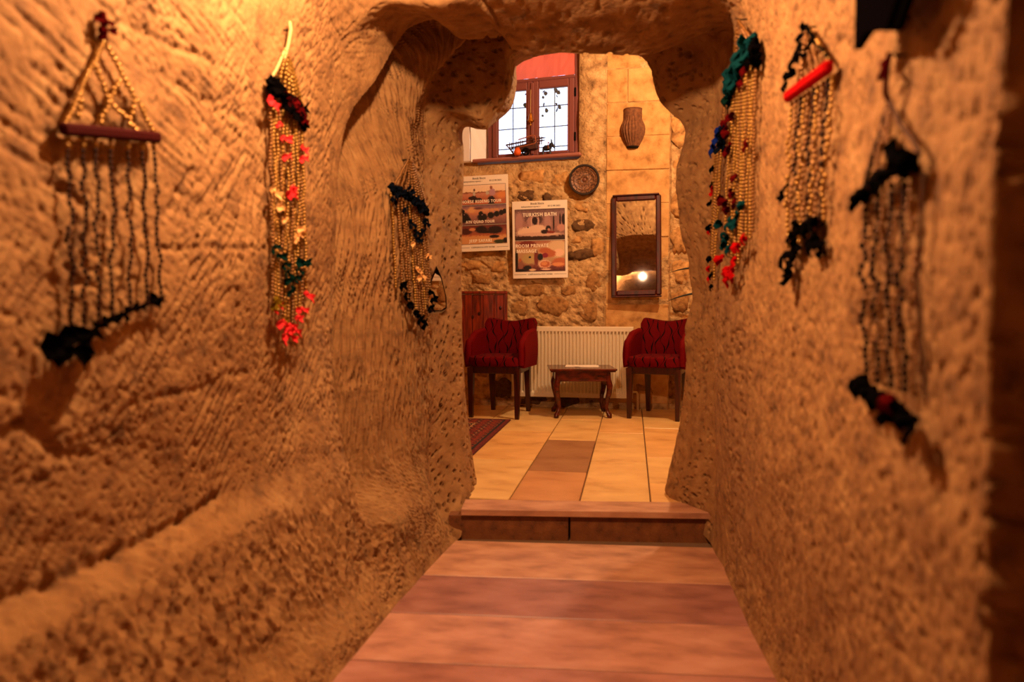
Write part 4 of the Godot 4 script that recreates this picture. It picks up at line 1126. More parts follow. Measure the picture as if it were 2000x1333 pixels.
func bell() -> void:
	var o := thing("bell", "small brass bell on a cord before the middle of the window", "bell", Vector3(-0.886, 2.50, -6.335))
	var m := MB.new()
	m.tube([Vector3(0, 0.28, -0.015), Vector3(0, 0.07, 0.0)], [0.0025, 0.0025], 6)
	put(m.done(), "cord", "cord_pale", o)
	m = MB.new()
	m.lathe([Vector2(0.0, 0.075), Vector2(0.008, 0.072), Vector2(0.014, 0.06), Vector2(0.017, 0.04), Vector2(0.021, 0.022), Vector2(0.030, 0.005), Vector2(0.031, 0.0), Vector2(0.027, 0.004), Vector2(0.015, 0.03), Vector2(0.0, 0.05)], 16)
	put(m.done(), "bell_body", "brass", o)
	m = MB.new()
	m.tube([Vector3(0, 0.04, 0), Vector3(0.0, -0.02, 0)], [0.002, 0.002], 5)
	m.blob(Vector3(0, -0.028, 0), Vector3(0.010, 0.012, 0.010))
	put(m.done(), "clapper", "brass", o)
	m = MB.new()
	m.tube([Vector3(-0.035, 0.002, 0.01), Vector3(0.0, 0.010, 0.014), Vector3(0.03, 0.004, 0.01)], [0.004, 0.005, 0.004], 6)
	put(m.done(), "latch_handle", "iron", o)


# a small ox cart on the sill; local x runs along the sill to the right
func cart() -> void:
	var th := deg_to_rad(-8.4)
	var base := Vector3(-0.453, 2.2055, -6.34)
	var X := Vector3(cos(th), 0, -sin(th))
	var Z := Vector3(sin(th), 0, cos(th))
	var o := thing("cart_model", "little dark wooden cart model with railed sides on the window sill", "model", base + X * -0.49 + Z * 0.036, -8.4)
	# sides: long rails that slope up to the right
	for s in [[0.030, 0.0], [-0.030, 0.012]]:
		var z: float = s[0]
		var m := MB.new()
		m.tube([Vector3(-0.165, 0.108 + s[1], z), Vector3(0.180, 0.150 + s[1], z)], [0.0050, 0.0045], 6)
		m.tube([Vector3(-0.135, 0.078 + s[1], z), Vector3(0.176, 0.128 + s[1], z)], [0.0045, 0.004], 6)
		put(m.done(), "rail", "cart_wood", o)
		for x in [-0.13, -0.07, -0.03, 0.09, 0.145]:
			var mp := MB.new()
			mp.tube([Vector3(x, 0.060 + s[1] + (x + 0.165) * 0.10, z), Vector3(x, 0.124 + s[1] + (x + 0.165) * 0.12, z)], [0.0045, 0.004], 6)
			put(mp.done(), "post", "cart_wood", o)
	var m1 := MB.new()
	m1.tube([Vector3(-0.05, 0.145, 0.032), Vector3(0.085, 0.175, 0.032), Vector3(0.102, 0.168, 0.032), Vector3(0.112, 0.115, 0.032), Vector3(0.10, 0.102, 0.032), Vector3(-0.06, 0.078, 0.032)], [0.0055, 0.0055, 0.0055, 0.0055, 0.0055, 0.0055], 6)
	put(m1.done(), "front_hoop", "cart_pale", o)
	put(one_box(Vector3(0.20, 0.05, 0.062), Vector3(0.015, 0.075, 0), 0.004, Basis(Vector3(0, 0, 1), 0.10)), "bed", "cart_wood", o)
	m1 = MB.new()
	m1.tube([Vector3(-0.165, 0.108, 0.03), Vector3(-0.13, 0.075, 0.03), Vector3(-0.085, 0.012, 0.025)], [0.005, 0.007, 0.008], 6)
	m1.tube([Vector3(-0.165, 0.118, -0.03), Vector3(-0.165, 0.108, 0.03)], [0.003, 0.003], 6)
	put(m1.done(), "tail_stay", "cart_wood", o)
	for z in [-0.036, 0.036]:
		var mw := MB.new()
		var xf := Transform3D(Basis(Vector3(1, 0, 0), PI / 2), Vector3(0.02, 0.036, z))
		mw.lathe([Vector2(0.024, -0.005), Vector2(0.036, -0.005), Vector2(0.036, 0.005), Vector2(0.024, 0.005), Vector2(0.024, -0.005)], 18, xf)
		for k in 6:
			var a := TAU * k / 6
			mw.tube([Vector3(0.02, 0.036, z), Vector3(0.02 + cos(a) * 0.026, 0.036 + sin(a) * 0.026, z)], [0.003, 0.003], 5)
		put(mw.done(), "wheel", "iron", o)
	# the animal in front
	var h := thing("ox_figure", "small dark ox figure harnessed at the right end of the cart model", "figurine", base + X * -0.272 + Z * 0.04, -8.4)
	var b := MB.new()
	b.blob(Vector3(-0.015, 0.062, 0), Vector3(0.042, 0.024, 0.018), Basis.IDENTITY, 0.2, N1, 1.0, 12, 8)
	b.blob(Vector3(0.020, 0.082, 0), Vector3(0.020, 0.030, 0.013), Basis(Vector3(0, 0, 1), -0.5), 0.1, N1, 2.0, 10, 7)
	b.blob(Vector3(0.040, 0.082, 0), Vector3(0.012, 0.030, 0.012), Basis(Vector3(0, 0, 1), 0.55), 0.1, N1, 3.0, 10, 7)
	for z in [-0.010, 0.010]:
		b.tube([Vector3(-0.045, 0.055, z), Vector3(-0.050, 0.025, z), Vector3(-0.046, 0.0, z)], [0.009, 0.0055, 0.005], 7)
		b.tube([Vector3(0.012, 0.058, z), Vector3(0.016, 0.028, z), Vector3(0.014, 0.0, z)], [0.009, 0.0055, 0.005], 7)
	put(b.done(), "body", "ox_blue", h)
	for z in [-0.007, 0.007]:
		b = MB.new()
		b.tube([Vector3(0.028, 0.105, z), Vector3(0.026, 0.128, z * 1.8), Vector3(0.030, 0.142, z * 1.6)], [0.005, 0.0035, 0.001], 6)
		put(b.done(), "horn", "ox_blue", h)
	b = MB.new()
	b.tube([Vector3(0.0, 0.105, -0.02), Vector3(0.002, 0.112, 0.0), Vector3(0.0, 0.105, 0.02), Vector3(0.002, 0.05, 0.022)], [0.004, 0.004, 0.004, 0.003], 6)
	put(b.done(), "yoke", "cart_pale", h)


func jug() -> void:
	var th := deg_to_rad(-8.4)
	var X := Vector3(cos(th), 0, -sin(th))
	var Z := Vector3(sin(th), 0, cos(th))
	var o := thing("clay_jar", "tiny orange clay jar on the sill at the left wheel of the cart model", "jar", Vector3(-0.453, 2.2055, -6.34) + X * -0.535 + Z * 0.108)
	var m := MB.new()
	m.lathe([Vector2(0.0, 0.0), Vector2(0.020, 0.0), Vector2(0.031, 0.014), Vector2(0.033, 0.032), Vector2(0.026, 0.050), Vector2(0.019, 0.057), Vector2(0.022, 0.064), Vector2(0.018, 0.064), Vector2(0.014, 0.055), Vector2(0.0, 0.05)], 20)
	var c := mat("orange_clay", Color(0.85, 0.36, 0.10), 0.6)
	put(m.done(), "jar_body", c.resource_name, o)


# ---------------------------------------------------------------- room furniture
func radiator() -> void:
	var o := thing("radiator", "cream panel radiator with upright flutes on the wall behind the table", "radiator", Vector3(-0.505, 0.105, -6.205))
	var W := 1.04
	var H := 0.605
	var m := MB.new()
	# fluted front plate
	var n := 33
	var pts := []
	pts.append(Vector2(-W * 0.5 + 0.01, 0.0))
	for k in n:
		var x0 := -W * 0.5 + 0.02 + (W - 0.04) * k / n
		var p := (W - 0.04) / n
		for q in [[0.0, 0.0], [0.30, 0.0], [0.42, -0.016], [0.56, -0.019], [0.74, -0.019], [0.88, -0.016], [1.0, 0.0]]:
			pts.append(Vector2(x0 + p * q[0], q[1]))
	pts.append(Vector2(W * 0.5 - 0.01, 0.0))
	for k in pts.size() - 1:
		var a: Vector2 = pts[k]
		var b: Vector2 = pts[k + 1]
		if absf(b.x - a.x) < 0.00001 and absf(b.y - a.y) < 0.00001:
			continue
		var rows := [[0.035, 0.0], [0.055, 1.0], [H - 0.06, 1.0], [H - 0.04, 0.0]]
		for r in 3:
			var lo: Array = rows[r]
			var hi: Array = rows[r + 1]
			m.quad(Vector3(a.x, lo[0], 0.05 + a.y * lo[1]), Vector3(b.x, lo[0], 0.05 + b.y * lo[1]), Vector3(b.x, hi[0], 0.05 + b.y * hi[1]), Vector3(a.x, hi[0], 0.05 + a.y * hi[1]), Vector3(0, 0, 1))
	m.box(Vector3(W, 0.04, 0.012), Transform3D(Basis.IDENTITY, Vector3(0, 0.018, 0.0445)), 0.004)
	m.box(Vector3(W, 0.042, 0.012), Transform3D(Basis.IDENTITY, Vector3(0, H - 0.021, 0.0445)), 0.004)
	put(m.done(), "front_panel", "enamel", o)
	put(one_box(Vector3(W - 0.02, H - 0.03, 0.012), Vector3(0, H * 0.5, -0.035), 0.004), "back_panel", "enamel", o)
	for s in [-1.0, 1.0]:
		put(one_box(Vector3(0.008, H - 0.02, 0.09), Vector3(s * (W * 0.5 - 0.004), H * 0.5, 0.003), 0.003), "side_panel", "enamel", o)
	m = MB.new()
	for k in 26:
		m.box(Vector3(0.014, 0.006, 0.085), Transform3D(Basis.IDENTITY, Vector3(-W * 0.5 + 0.03 + k * (W - 0.06) / 25.0, H - 0.004, 0.003)), 0.001)
	m.box(Vector3(W, 0.006, 0.012), Transform3D(Basis.IDENTITY, Vector3(0, H - 0.003, -0.036)), 0.002)
	put(m.done(), "top_grille", "enamel", o)
	m = MB.new()
	m.tube([Vector3(W * 0.5 - 0.005, 0.05, 0.0), Vector3(W * 0.5 + 0.03, 0.05, 0.0), Vector3(W * 0.5 + 0.04, 0.03, 0.0), Vector3(W * 0.5 + 0.04, -0.11, 0.0)], [0.010, 0.010, 0.010, 0.010], 8)
	put(m.done(), "pipe", "enamel", o)
	m = MB.new()
	m.tube([Vector3(W * 0.5 - 0.005, H - 0.04, 0.0), Vector3(W * 0.5 + 0.035, H - 0.04, 0.0)], [0.014, 0.012], 10)
	put(m.done(), "valve", "enamel", o)
	for s in [-0.32, 0.32]:
		put(one_box(Vector3(0.03, 0.45, 0.03), Vector3(s, H * 0.5, -0.056), 0.003), "bracket", "enamel", o)


func curved_shell(inner: Callable, outer: Callable, u0: float, u1: float, nu: int, nv: int) -> ArrayMesh:
	# closed shell between two surfaces f(u, v)
	var m := MB.new()
	for s in 2:
		var f: Callable = inner if s == 0 else outer
		var P := []
		for j in nv + 1:
			for i in nu + 1:
				P.append(f.call(lerpf(u0, u1, float(i) / nu), float(j) / nv))
		for j in nv:
			for i in nu:
				var k := j * (nu + 1) + i
				var ns := []
				for e in [[i, j], [i + 1, j], [i + 1, j + 1], [i, j + 1]]:
					var a: Vector3 = P[e[1] * (nu + 1) + mini(e[0] + 1, nu)] - P[e[1] * (nu + 1) + maxi(e[0] - 1, 0)]
					var b: Vector3 = P[mini(e[1] + 1, nv) * (nu + 1) + e[0]] - P[maxi(e[1] - 1, 0) * (nu + 1) + e[0]]
					var q := a.cross(b).normalized()
					ns.append(q if s == 0 else -q)
				var mid_in: Vector3 = inner.call(lerpf(u0, u1, (i + 0.5) / nu), (j + 0.5) / nv)
				var mid_out: Vector3 = outer.call(lerpf(u0, u1, (i + 0.5) / nu), (j + 0.5) / nv)
				var want := (mid_in - mid_out) if s == 0 else (mid_out - mid_in)
				for e in 4:
					if ns[e].dot(want) < 0.0:
						ns[e] = -ns[e]
				m.tri(P[k], P[k + 1], P[k + nu + 2], ns[0], ns[1], ns[2])
				m.tri(P[k], P[k + nu + 2], P[k + nu + 1], ns[0], ns[2], ns[3])
	for i in nu:
		for v in [0.0, 1.0]:
			var a := lerpf(u0, u1, float(i) / nu)
			var b := lerpf(u0, u1, float(i + 1) / nu)
			m.quad(inner.call(a, v), inner.call(b, v), outer.call(b, v), outer.call(a, v), inner.call(a, 1.0 if v > 0.5 else 0.0) - inner.call(a, 0.5))
	for j in nv:
		for u in [u0, u1]:
			var a := float(j) / nv
			var b := float(j + 1) / nv
			m.quad(inner.call(u, a), inner.call(u, b), outer.call(u, b), outer.call(u, a), inner.call(u, a) - inner.call((u0 + u1) * 0.5, a))
	return m.done()


func chair(label: String, at: Vector3, yaw: float) -> void:
	var o := thing("armchair", label, "chair", at, yaw)
	# legs
	for q in [[-0.19, 0.205, 0], [0.19, 0.205, 0], [-0.155, -0.225, 1], [0.155, -0.225, 1]]:
		var m := MB.new()
		var x: float = q[0]
		var z: float = q[1]
		var back := -0.035 if q[2] == 1 else 0.0
		var rows := []
		for k in 5:
			var y: float = [0.0, 0.02, 0.2, 0.34, 0.40][k]
			var w: float = [0.015, 0.016, 0.019, 0.023, 0.024][k]
			var dz := back * pow(1.0 - y / 0.4, 2.0)
			rows.append([y, w, dz])
		for k in 4:
			var a: Array = rows[k]
			var b: Array = rows[k + 1]
			for s in 4:
				var c0 := [[-1, -1], [1, -1], [1, 1], [-1, 1]]
				var e: Array = c0[s]
				var f: Array = c0[(s + 1) % 4]
				m.quad(Vector3(x + e[0] * a[1], a[0], z + a[2] + e[1] * a[1]), Vector3(x + f[0] * a[1], a[0], z + a[2] + f[1] * a[1]), Vector3(x + f[0] * b[1], b[0], z + b[2] + f[1] * b[1]), Vector3(x + e[0] * b[1], b[0], z + b[2] + e[1] * b[1]), Vector3(e[0] + f[0], 0, e[1] + f[1]))
		put(m.done(), "leg", "dark_wood", o)
	# seat rails
	for q in [[Vector3(0.40, 0.06, 0.03), Vector3(0, 0.385, 0.205)], [Vector3(0.30, 0.06, 0.03), Vector3(0, 0.385, -0.225)]]:
		put(one_box(q[0], q[1], 0.004), "seat_rail", "dark_wood", o)
	for s in [-1.0, 1.0]:
		put(one_box(Vector3(0.03, 0.06, 0.42), Vector3(s * 0.176, 0.385, -0.01), 0.004, Basis(Vector3.UP, s * 0.08)), "seat_rail", "dark_wood", o)
	# seat cushion
	var sm := MB.new()
	sm.blob(Vector3(0, 0.448, 0.005), Vector3(0.222, 0.046, 0.245), Basis.IDENTITY, 0.04, N1, 2.0, 32, 14, 0.35)
	put(sm.done(), "seat", "velvet", o)
	# curved back: u across, v up
	var inn := func(u: float, v: float) -> Vector3:
		var top := 0.350 - 0.014 * cos(u * PI) - 0.045 * pow(maxf(0.0, absf(u) - 0.86) / 0.14, 2.0)
		var w := lerpf(0.200, 0.205, v) + 0.012 * v * v
		return Vector3(u * w, 0.42 + v * top, -0.165 - 0.055 * v - 0.03 * (1.0 - u * u) + 0.02 * sin(v * PI))
	var outr := func(u: float, v: float) -> Vector3:
		var top := 0.350 - 0.014 * cos(u * PI) - 0.045 * pow(maxf(0.0, absf(u) - 0.86) / 0.14, 2.0)
		var w := lerpf(0.212, 0.217, v) + 0.012 * v * v
		return Vector3(u * w, 0.415 + v * (top + 0.012), -0.215 - 0.065 * v - 0.03 * (1.0 - u * u))
	put(curved_shell(inn, outr, -1.0, 1.0, 24, 16), "backrest", "velvet", o)
	# arms: padded panels that drop to the seat front
	for s in [-1.0, 1.0]:
		var ai := func(u: float, v: float) -> Vector3:
			var top := 0.245 - 0.05 * smoothstep(0.55, 1.0, u) + 0.03 * (1.0 - u)
			return Vector3(s * (0.195 - 0.005 * v), 0.405 + v * top, lerpf(-0.19, 0.185, u) - 0.01 * v * u)
		var ao := func(u: float, v: float) -> Vector3:
			var top := 0.25 - 0.05 * smoothstep(0.55, 1.0, u) + 0.03 * (1.0 - u)
			return Vector3(s * (0.243 + 0.010 * sin(v * PI)), 0.400 + v * top, lerpf(-0.20, 0.195, u) - 0.01 * v * u)
		var am := put(curved_shell(ai, ao, 0.0, 1.0, 16, 10), "arm", "red_plain", o)
		var pm := MB.new()
		var a := []
		var r := []
		for k in 10:
			var u := k / 9.0
			var top := 0.250 - 0.05 * smoothstep(0.55, 1.0, u) + 0.03 * (1.0 - u)
			a.append(Vector3(s * 0.218, 0.405 + top - 0.006, lerpf(-0.19, 0.18, u)))
			r.append(0.026)
		a.append(Vector3(s * 0.218, 0.56, 0.196))
		r.append(0.024)
		a.append(Vector3(s * 0.218, 0.42, 0.192))
		r.append(0.022)
		pm.tube(a, r, 10)
		put(pm.done(), "arm_pad", "red_plain", am)


func side_table() -> void:
	var o := thing("side_table", "low polished wooden side table with bowed legs before the radiator", "table", Vector3(-0.405, 0.0, -5.87), 9.5)
	var m := MB.new()
	m.box(Vector3(0.53, 0.016, 0.43), Transform3D(Basis.IDENTITY, Vector3(0, 0.384, 0)), 0.006)
	m.box(Vector3(0.51, 0.012, 0.41), Transform3D(Basis.IDENTITY, Vector3(0, 0.371, 0)), 0.006)
	put(m.done(), "table_top", "table_wood", o)
	m = MB.new()
	for q in [[Vector3(0.40, 0.075, 0.018), Vector3(0, 0.328, 0.18)], [Vector3(0.40, 0.075, 0.018), Vector3(0, 0.328, -0.18)], [Vector3(0.018, 0.075, 0.34), Vector3(0.205, 0.328, 0)], [Vector3(0.018, 0.075, 0.34), Vector3(-0.205, 0.328, 0)]]:
		m.box(q[0], Transform3D(Basis.IDENTITY, q[1]), 0.003)
	m.box(Vector3(0.38, 0.010, 0.012), Transform3D(Basis.IDENTITY, Vector3(0, 0.297, 0.187)), 0.003)
	put(m.done(), "apron", "table_wood", o)
	for sx in [-1.0, 1.0]:
		for sz in [-1.0, 1.0]:
			var d := Vector3(sx, 0, sz).normalized()
			var c := Vector3(sx * 0.195, 0, sz * 0.168)
			var p := []
			var r := []
			for q in [[0.365, 0.0, 0.024], [0.30, 0.004, 0.025], [0.255, 0.022, 0.025], [0.20, 0.016, 0.022], [0.14, -0.004, 0.018], [0.085, -0.012, 0.015], [0.045, 0.002, 0.016], [0.022, 0.020, 0.022], [0.0, 0.024, 0.017]]:
				p.append(c + d * q[1] + Vector3(0, q[0], 0))
				r.append(q[2])
			var lm := MB.new()
			lm.tube(p, r, 10)
			put(lm.done(), "leg", "table_wood", o)


func leaflet() -> void:
	var o := thing("leaflet", "pale paper leaflet lying on the low side table", "paper", Vector3(-0.40, 0.3935, -5.93), 3.0)
	var m := MB.new()
	m.box(Vector3(0.27, 0.003, 0.19), Transform3D.IDENTITY, 0.0005)
	put(m.done(), "sheet", "paper", o)
	put(one_box(Vector3(0.20, 0.003, 0.15), Vector3(0.03, 0.003, 0.01), 0.0005, Basis(Vector3.UP, 0.2)), "upper_sheet", "paper", o)


func rug() -> void:
	var o := thing("rug", "dark red woven rug with a dense pattern on the tiles by the left chair", "rug", Vector3(-1.62, 0.0, -4.70))
	var im := Image.create(256, 288, false, Image.FORMAT_RGB8)
	var red := Color(0.46, 0.11, 0.08)
	var navy := Color(0.12, 0.09, 0.10)
	var sand := Color(0.82, 0.64, 0.44)
	var rust := Color(0.62, 0.24, 0.12)
	for y in 288:
		for x in 256:
			var ex := mini(x, 255 - x)
			var ey := mini(y, 287 - y)
			var e := mini(ex, ey)
			var c := red
			if e < 5:
				c = red
			elif e < 8:
				c = navy
			elif e < 40:
				var gx := fposmod(x, 16) - 8
				var gy := fposmod(y, 16) - 8
				var d := absf(gx) + absf(gy)
				c = sand if d < 3 else (navy if d < 6 else (rust if fposmod(d, 4) < 2 else red))
			elif e < 43:
				c = sand
			else:
				var gx := absf(fposmod(x, 36) - 18)
				var gy := absf(fposmod(y, 42) - 21)
				var d := gx * 1.2 + gy
				c = rust if d < 6 else (sand if d < 9 else (navy if d < 15 else (red if d < 21 else (sand if fposmod(gx * 3.0 + gy, 11) < 3 else navy))))
			var s := 0.8 + 0.4 * N1.get_noise_2d(x * 0.9, y * 0.9)
			im.set_pixel(x, y, Color(c.r * s, c.g * s, c.b * s))
	var rm := mat("rug_weave", Color.WHITE, 0.95)
	rm.albedo_texture = ImageTexture.create_from_image(im)
	var m := MB.new()
	m.uvquad(Vector3(-0.7, 0.012, 0.76), Vector3(0.7, 0.012, 0.76), Vector3(0.7, 0.012, -0.76), Vector3(-0.7, 0.012, -0.76), Vector3.UP)
	put(m.done(), "woven_field", "rug_weave", o)
	var b := MB.new()
	b.box(Vector3(1.41, 0.011, 1.53), Transform3D(Basis.IDENTITY, Vector3(0, 0.0062, 0)), 0.004)
	put(b.done(), "selvage", "rug_red", o)


func shutter() -> void:
	var o := thing("wood_shutter", "reddish brown plank shutter on the wall behind the left chair", "shutter", Vector3(-1.475, 0.46, -6.24))
	for k in 4:
		var w := 0.095
		put(one_box(Vector3(w, 0.52, 0.022), Vector3(0.33 - k * 0.098, 0.27, 0.004 * (k % 2)), 0.004), "plank", "shutter_wood", o)
	put(one_box(Vector3(0.45, 0.026, 0.04), Vector3(0.175, 0.545, 0.006), 0.006), "top_ledge", "shutter_wood", o)
	put(one_box(Vector3(0.03, 0.54, 0.034), Vector3(0.384, 0.272, 0.004), 0.005), "stile", "shutter_wood", o)
	for k in 4:
		var m := MB.new()
		m.blob(Vector3([0.24, 0.15, 0.09, 0.34][k], [0.30, 0.36, 0.33, 0.41][k], 0.0145), Vector3(0.012, 0.017, 0.003))
		put(m.done(), "knot", "dark_wood", o)


func mirror() -> void:
	var o := thing("wall_mirror", "tall mirror in a dark reddish wooden frame above the right chair", "mirror", Vector3(0.032, 1.395, -6.245))
	o.rotation = Vector3(deg_to_rad(-4.0), deg_to_rad(-3.75), deg_to_rad(0.9))
	var W := 0.42
	var H := 0.85
	var f := 0.045
	put(one_box(Vector3(W - f, H - f, 0.006), Vector3(0.0, 0, 0.0), 0.001), "mirror_glass", "mirror_glass", o)
	for q in [[Vector3(f, H, 0.034), Vector3(-W * 0.5 + f * 0.5, -0.004, 0.006)], [Vector3(f, H, 0.034), Vector3(W * 0.5 - f * 0.5, 0.004, 0.006)]]:
		put(one_box(q[0], q[1], 0.010), "stile", "mirror_wood", o)
	for q in [[Vector3(W - 2 * f, f, 0.030), Vector3(0, H * 0.5 - f * 0.5 + 0.006, 0.006)], [Vector3(W - 2 * f, f, 0.030), Vector3(0, -H * 0.5 + f * 0.5 + 0.004, 0.006)]]:
		put(one_box(q[0], q[1], 0.010), "rail", "mirror_wood", o)
	put(one_box(Vector3(W - 0.03, 0.012, 0.05), Vector3(0, H * 0.5 + 0.008, 0.008), 0.004), "top_lip", "mirror_wood", o)
	put(one_box(Vector3(W, 0.012, 0.05), Vector3(0.0, -H * 0.5 - 0.004, 0.008), 0.004), "bottom_lip", "mirror_wood", o)
	put(one_box(Vector3(W - 0.03, H - 0.03, 0.02), Vector3(0, 0, -0.016), 0.002), "backing", "dark_wood", o)


func plate() -> void:
	var o := thing("wall_plate", "round tarnished copper plate hung on the wall under the window corner", "plate", Vector3(-0.41, 1.966, -6.262))
	var xf := Transform3D(Basis(Vector3(1, 0, 0), PI / 2), Vector3.ZERO)
	var m := MB.new()
	m.lathe([Vector2(0.0, 0.008), Vector2(0.03, 0.009), Vector2(0.034, 0.014), Vector2(0.05, 0.012), Vector2(0.075, 0.010), Vector2(0.088, 0.018), Vector2(0.094, 0.014), Vector2(0.112, 0.022)], 48, xf)
	put(m.done(), "dish", "old_copper", o)
	m = MB.new()
	m.lathe([Vector2(0.112, 0.022), Vector2(0.118, 0.030), Vector2(0.128, 0.030), Vector2(0.132, 0.022), Vector2(0.128, 0.002), Vector2(0.0, 0.0)], 48, xf)
	put(m.done(), "rim", "dark_copper", o)
	for k in 15:
		var a := TAU * k / 14
		m = MB.new()
		if k < 14:
			m.blob(Vector3(cos(a) * 0.103, sin(a) * 0.103, 0.020), Vector3(0.006, 0.006, 0.003), Basis.IDENTITY, 0.0, null, 0.0, 6, 4)
		else:
			m.blob(Vector3(0, 0, 0.010), Vector3(0.018, 0.018, 0.006))
		put(m.done(), "boss", "copper_red", o)


func sconce() -> void:
	var o := thing("clay_sconce", "unlit fluted clay wall lamp on the cut blocks above the mirror", "sconce", Vector3(-0.003, 2.235, -6.285))
	# half-round shell: straight collar above, ribbed belly below; radius by height
	var prof := [[0.0, 0.050], [0.02, 0.062], [0.06, 0.084], [0.11, 0.102], [0.15, 0.106], [0.185, 0.099], [0.215, 0.084], [0.235, 0.077], [0.315, 0.076]]
	var m := MB.new()
	var na := 66
	var nv := 36
	var P := []
	for j in nv + 1:
		var y := 0.315 * j / nv
		var r := 0.0
		for k in prof.size() - 1:
			if y >= prof[k][0] and y <= prof[k + 1][0] + 0.0001:
				r = lerpf(prof[k][1], prof[k + 1][1], (y - prof[k][0]) / (prof[k + 1][0] - prof[k][0]))
		for i in na + 1:
			var a := PI * i / na
			var rib := 0.0
			if y < 0.255:
				rib = pow(absf(cos(a * 11.0)), 8.0) * 0.014 * smoothstep(0.0, 0.05, y) * (1.0 - smoothstep(0.21, 0.26, y))
			var rr := r - rib
			P.append(Vector3(cos(a) * rr, y, sin(a) * rr * 0.9))
	for j in nv:
		for i in na:
			var k := j * (na + 1) + i
			var ns := []
			for e in [[i, j], [i + 1, j], [i + 1, j + 1], [i, j + 1]]:
				var a: Vector3 = P[e[1] * (na + 1) + mini(e[0] + 1, na)] - P[e[1] * (na + 1) + maxi(e[0] - 1, 0)]
				var b: Vector3 = P[mini(e[1] + 1, nv) * (na + 1) + e[0]] - P[maxi(e[1] - 1, 0) * (na + 1) + e[0]]
				var q := b.cross(a).normalized()
				ns.append(q if q.dot(Vector3(P[k].x, 0, P[k].z)) > 0.0 else -q)
			m.tri(P[k], P[k + 1], P[k + na + 2], ns[0], ns[1], ns[2])
			m.tri(P[k], P[k + na + 2], P[k + na + 1], ns[0], ns[2], ns[3])
	put(m.done(), "clay_shell", "clay", o)
	m = MB.new()
	m.lathe([Vector2(0.066, 0.300), Vector2(0.067, 0.320), Vector2(0.078, 0.320), Vector2(0.0785, 0.313), Vector2(0.074, 0.310)], 24, Transform3D(Basis.from_scale(Vector3(1, 1, 0.9)), Vector3.ZERO), 0.0, PI)
	put(m.done(), "rim", "clay", o)
	m = MB.new()
	m.lathe([Vector2(0.0, -0.012), Vector2(0.045, -0.010), Vector2(0.055, 0.004), Vector2(0.0, 0.006)], 20, Transform3D(Basis.from_scale(Vector3(1, 1, 0.9)), Vector3.ZERO), 0.0, PI)
	put(m.done(), "sooty_vent", "soot", o)


func plant() -> void:
	var o := thing("potted_plant", "dark strap leaves of a potted plant reaching in past the right jamb", "plant", Vector3(0.80, 0.0, -5.95))
	var m := MB.new()
	m.lathe([Vector2(0.0, 0.0), Vector2(0.12, 0.0), Vector2(0.15, 0.16), Vector2(0.165, 0.27), Vector2(0.178, 0.275), Vector2(0.178, 0.30), Vector2(0.158, 0.30), Vector2(0.15, 0.26)], 28)
	put(m.done(), "pot", "pot", o)
	m = MB.new()
	m.lathe([Vector2(0.153, 0.262), Vector2(0.08, 0.275), Vector2(0.0, 0.27)], 20)
	put(m.done(), "soil", "soil", o)
	m = MB.new()
	m.tube([Vector3(0, 0.26, 0), Vector3(0.01, 0.65, 0.0), Vector3(0.0, 1.16, 0.01)], [0.022, 0.02, 0.018], 10)
	put(m.done(), "stem", "soil", o)
	# tips that the doorway shows, then the rest of the crown
	var tips := [Vector3(-0.495, 1.160, -0.10), Vector3(-0.515, 0.925, -0.08)]
	for k in 12:
		var a := k * 2.4 + 0.4
		tips.append(Vector3(cos(a) * 0.34 + 0.10, 1.15 + 0.32 * sin(k * 1.7), clampf(sin(a) * 0.34, -0.22, 0.4) + 0.03))
	for k in tips.size():
		var t: Vector3 = tips[k]
		var s := Vector3(0.0, [1.13, 0.96][k] if k < 2 else 1.12 - 0.02 * (k % 4), 0.0)
		var mid := (s + t) * 0.5 + Vector3(0, 0.10, 0)
		var lm := MB.new()
		var pts := []
		var w := []
		for q in 9:
			var u := q / 8.0
			pts.append(s.lerp(mid, u).lerp(mid.lerp(t, u), u))
			w.append(maxf(0.0012, 0.017 * pow(sin(PI * (0.12 + 0.86 * u)), 0.8)))
		lm.tube(pts, w, 8, true, 0.55 if k < 2 else 0.22)
		put(lm.done(), "leaf", "leaf", o)


# ---------------------------------------------------------------- posters
func ell(im: Image, cx: float, cy: float, rx: float, ry: float, c: Color, soft := 0.15) -> void:
	var w := im.get_width()
	var h := im.get_height()
	for y in range(maxi(0, int((cy - ry) * h)), mini(h, int((cy + ry) * h) + 1)):
		for x in range(maxi(0, int((cx - rx) * w)), mini(w, int((cx + rx) * w) + 1)):
			var d := sqrt(pow((x / float(w) - cx) / rx, 2.0) + pow((y / float(h) - cy) / ry, 2.0))
			d += 0.12 * N1.get_noise_2d(x * 0.15 + cx * 50.0, y * 0.15)
			var a := clampf((1.0 - d) / soft, 0.0, 1.0)
			if a > 0.0:
				im.set_pixel(x, y, im.get_pixel(x, y).lerp(c, a))


func bands(im: Image, list: Array) -> void:
	var w := im.get_width()
	var h := im.get_height()
	for y in h:
		for x in w:
			var v := y / float(h) + 0.03 * N1.get_noise_2d(x * 0.05, y * 0.05)
			var c: Color = list[list.size() - 1][1]
			for k in list.size() - 1:
				if v < list[k + 1][0]:
					c = (list[k][1] as Color).lerp(list[k + 1][1], clampf((v - list[k][0]) / (list[k + 1][0] - list[k][0]), 0.0, 1.0))
					break
			var s := 1.0 + 0.10 * N1.get_noise_2d(x * 0.3, y * 0.3)
			im.set_pixel(x, y, Color(c.r * s, c.g * s, c.b * s))


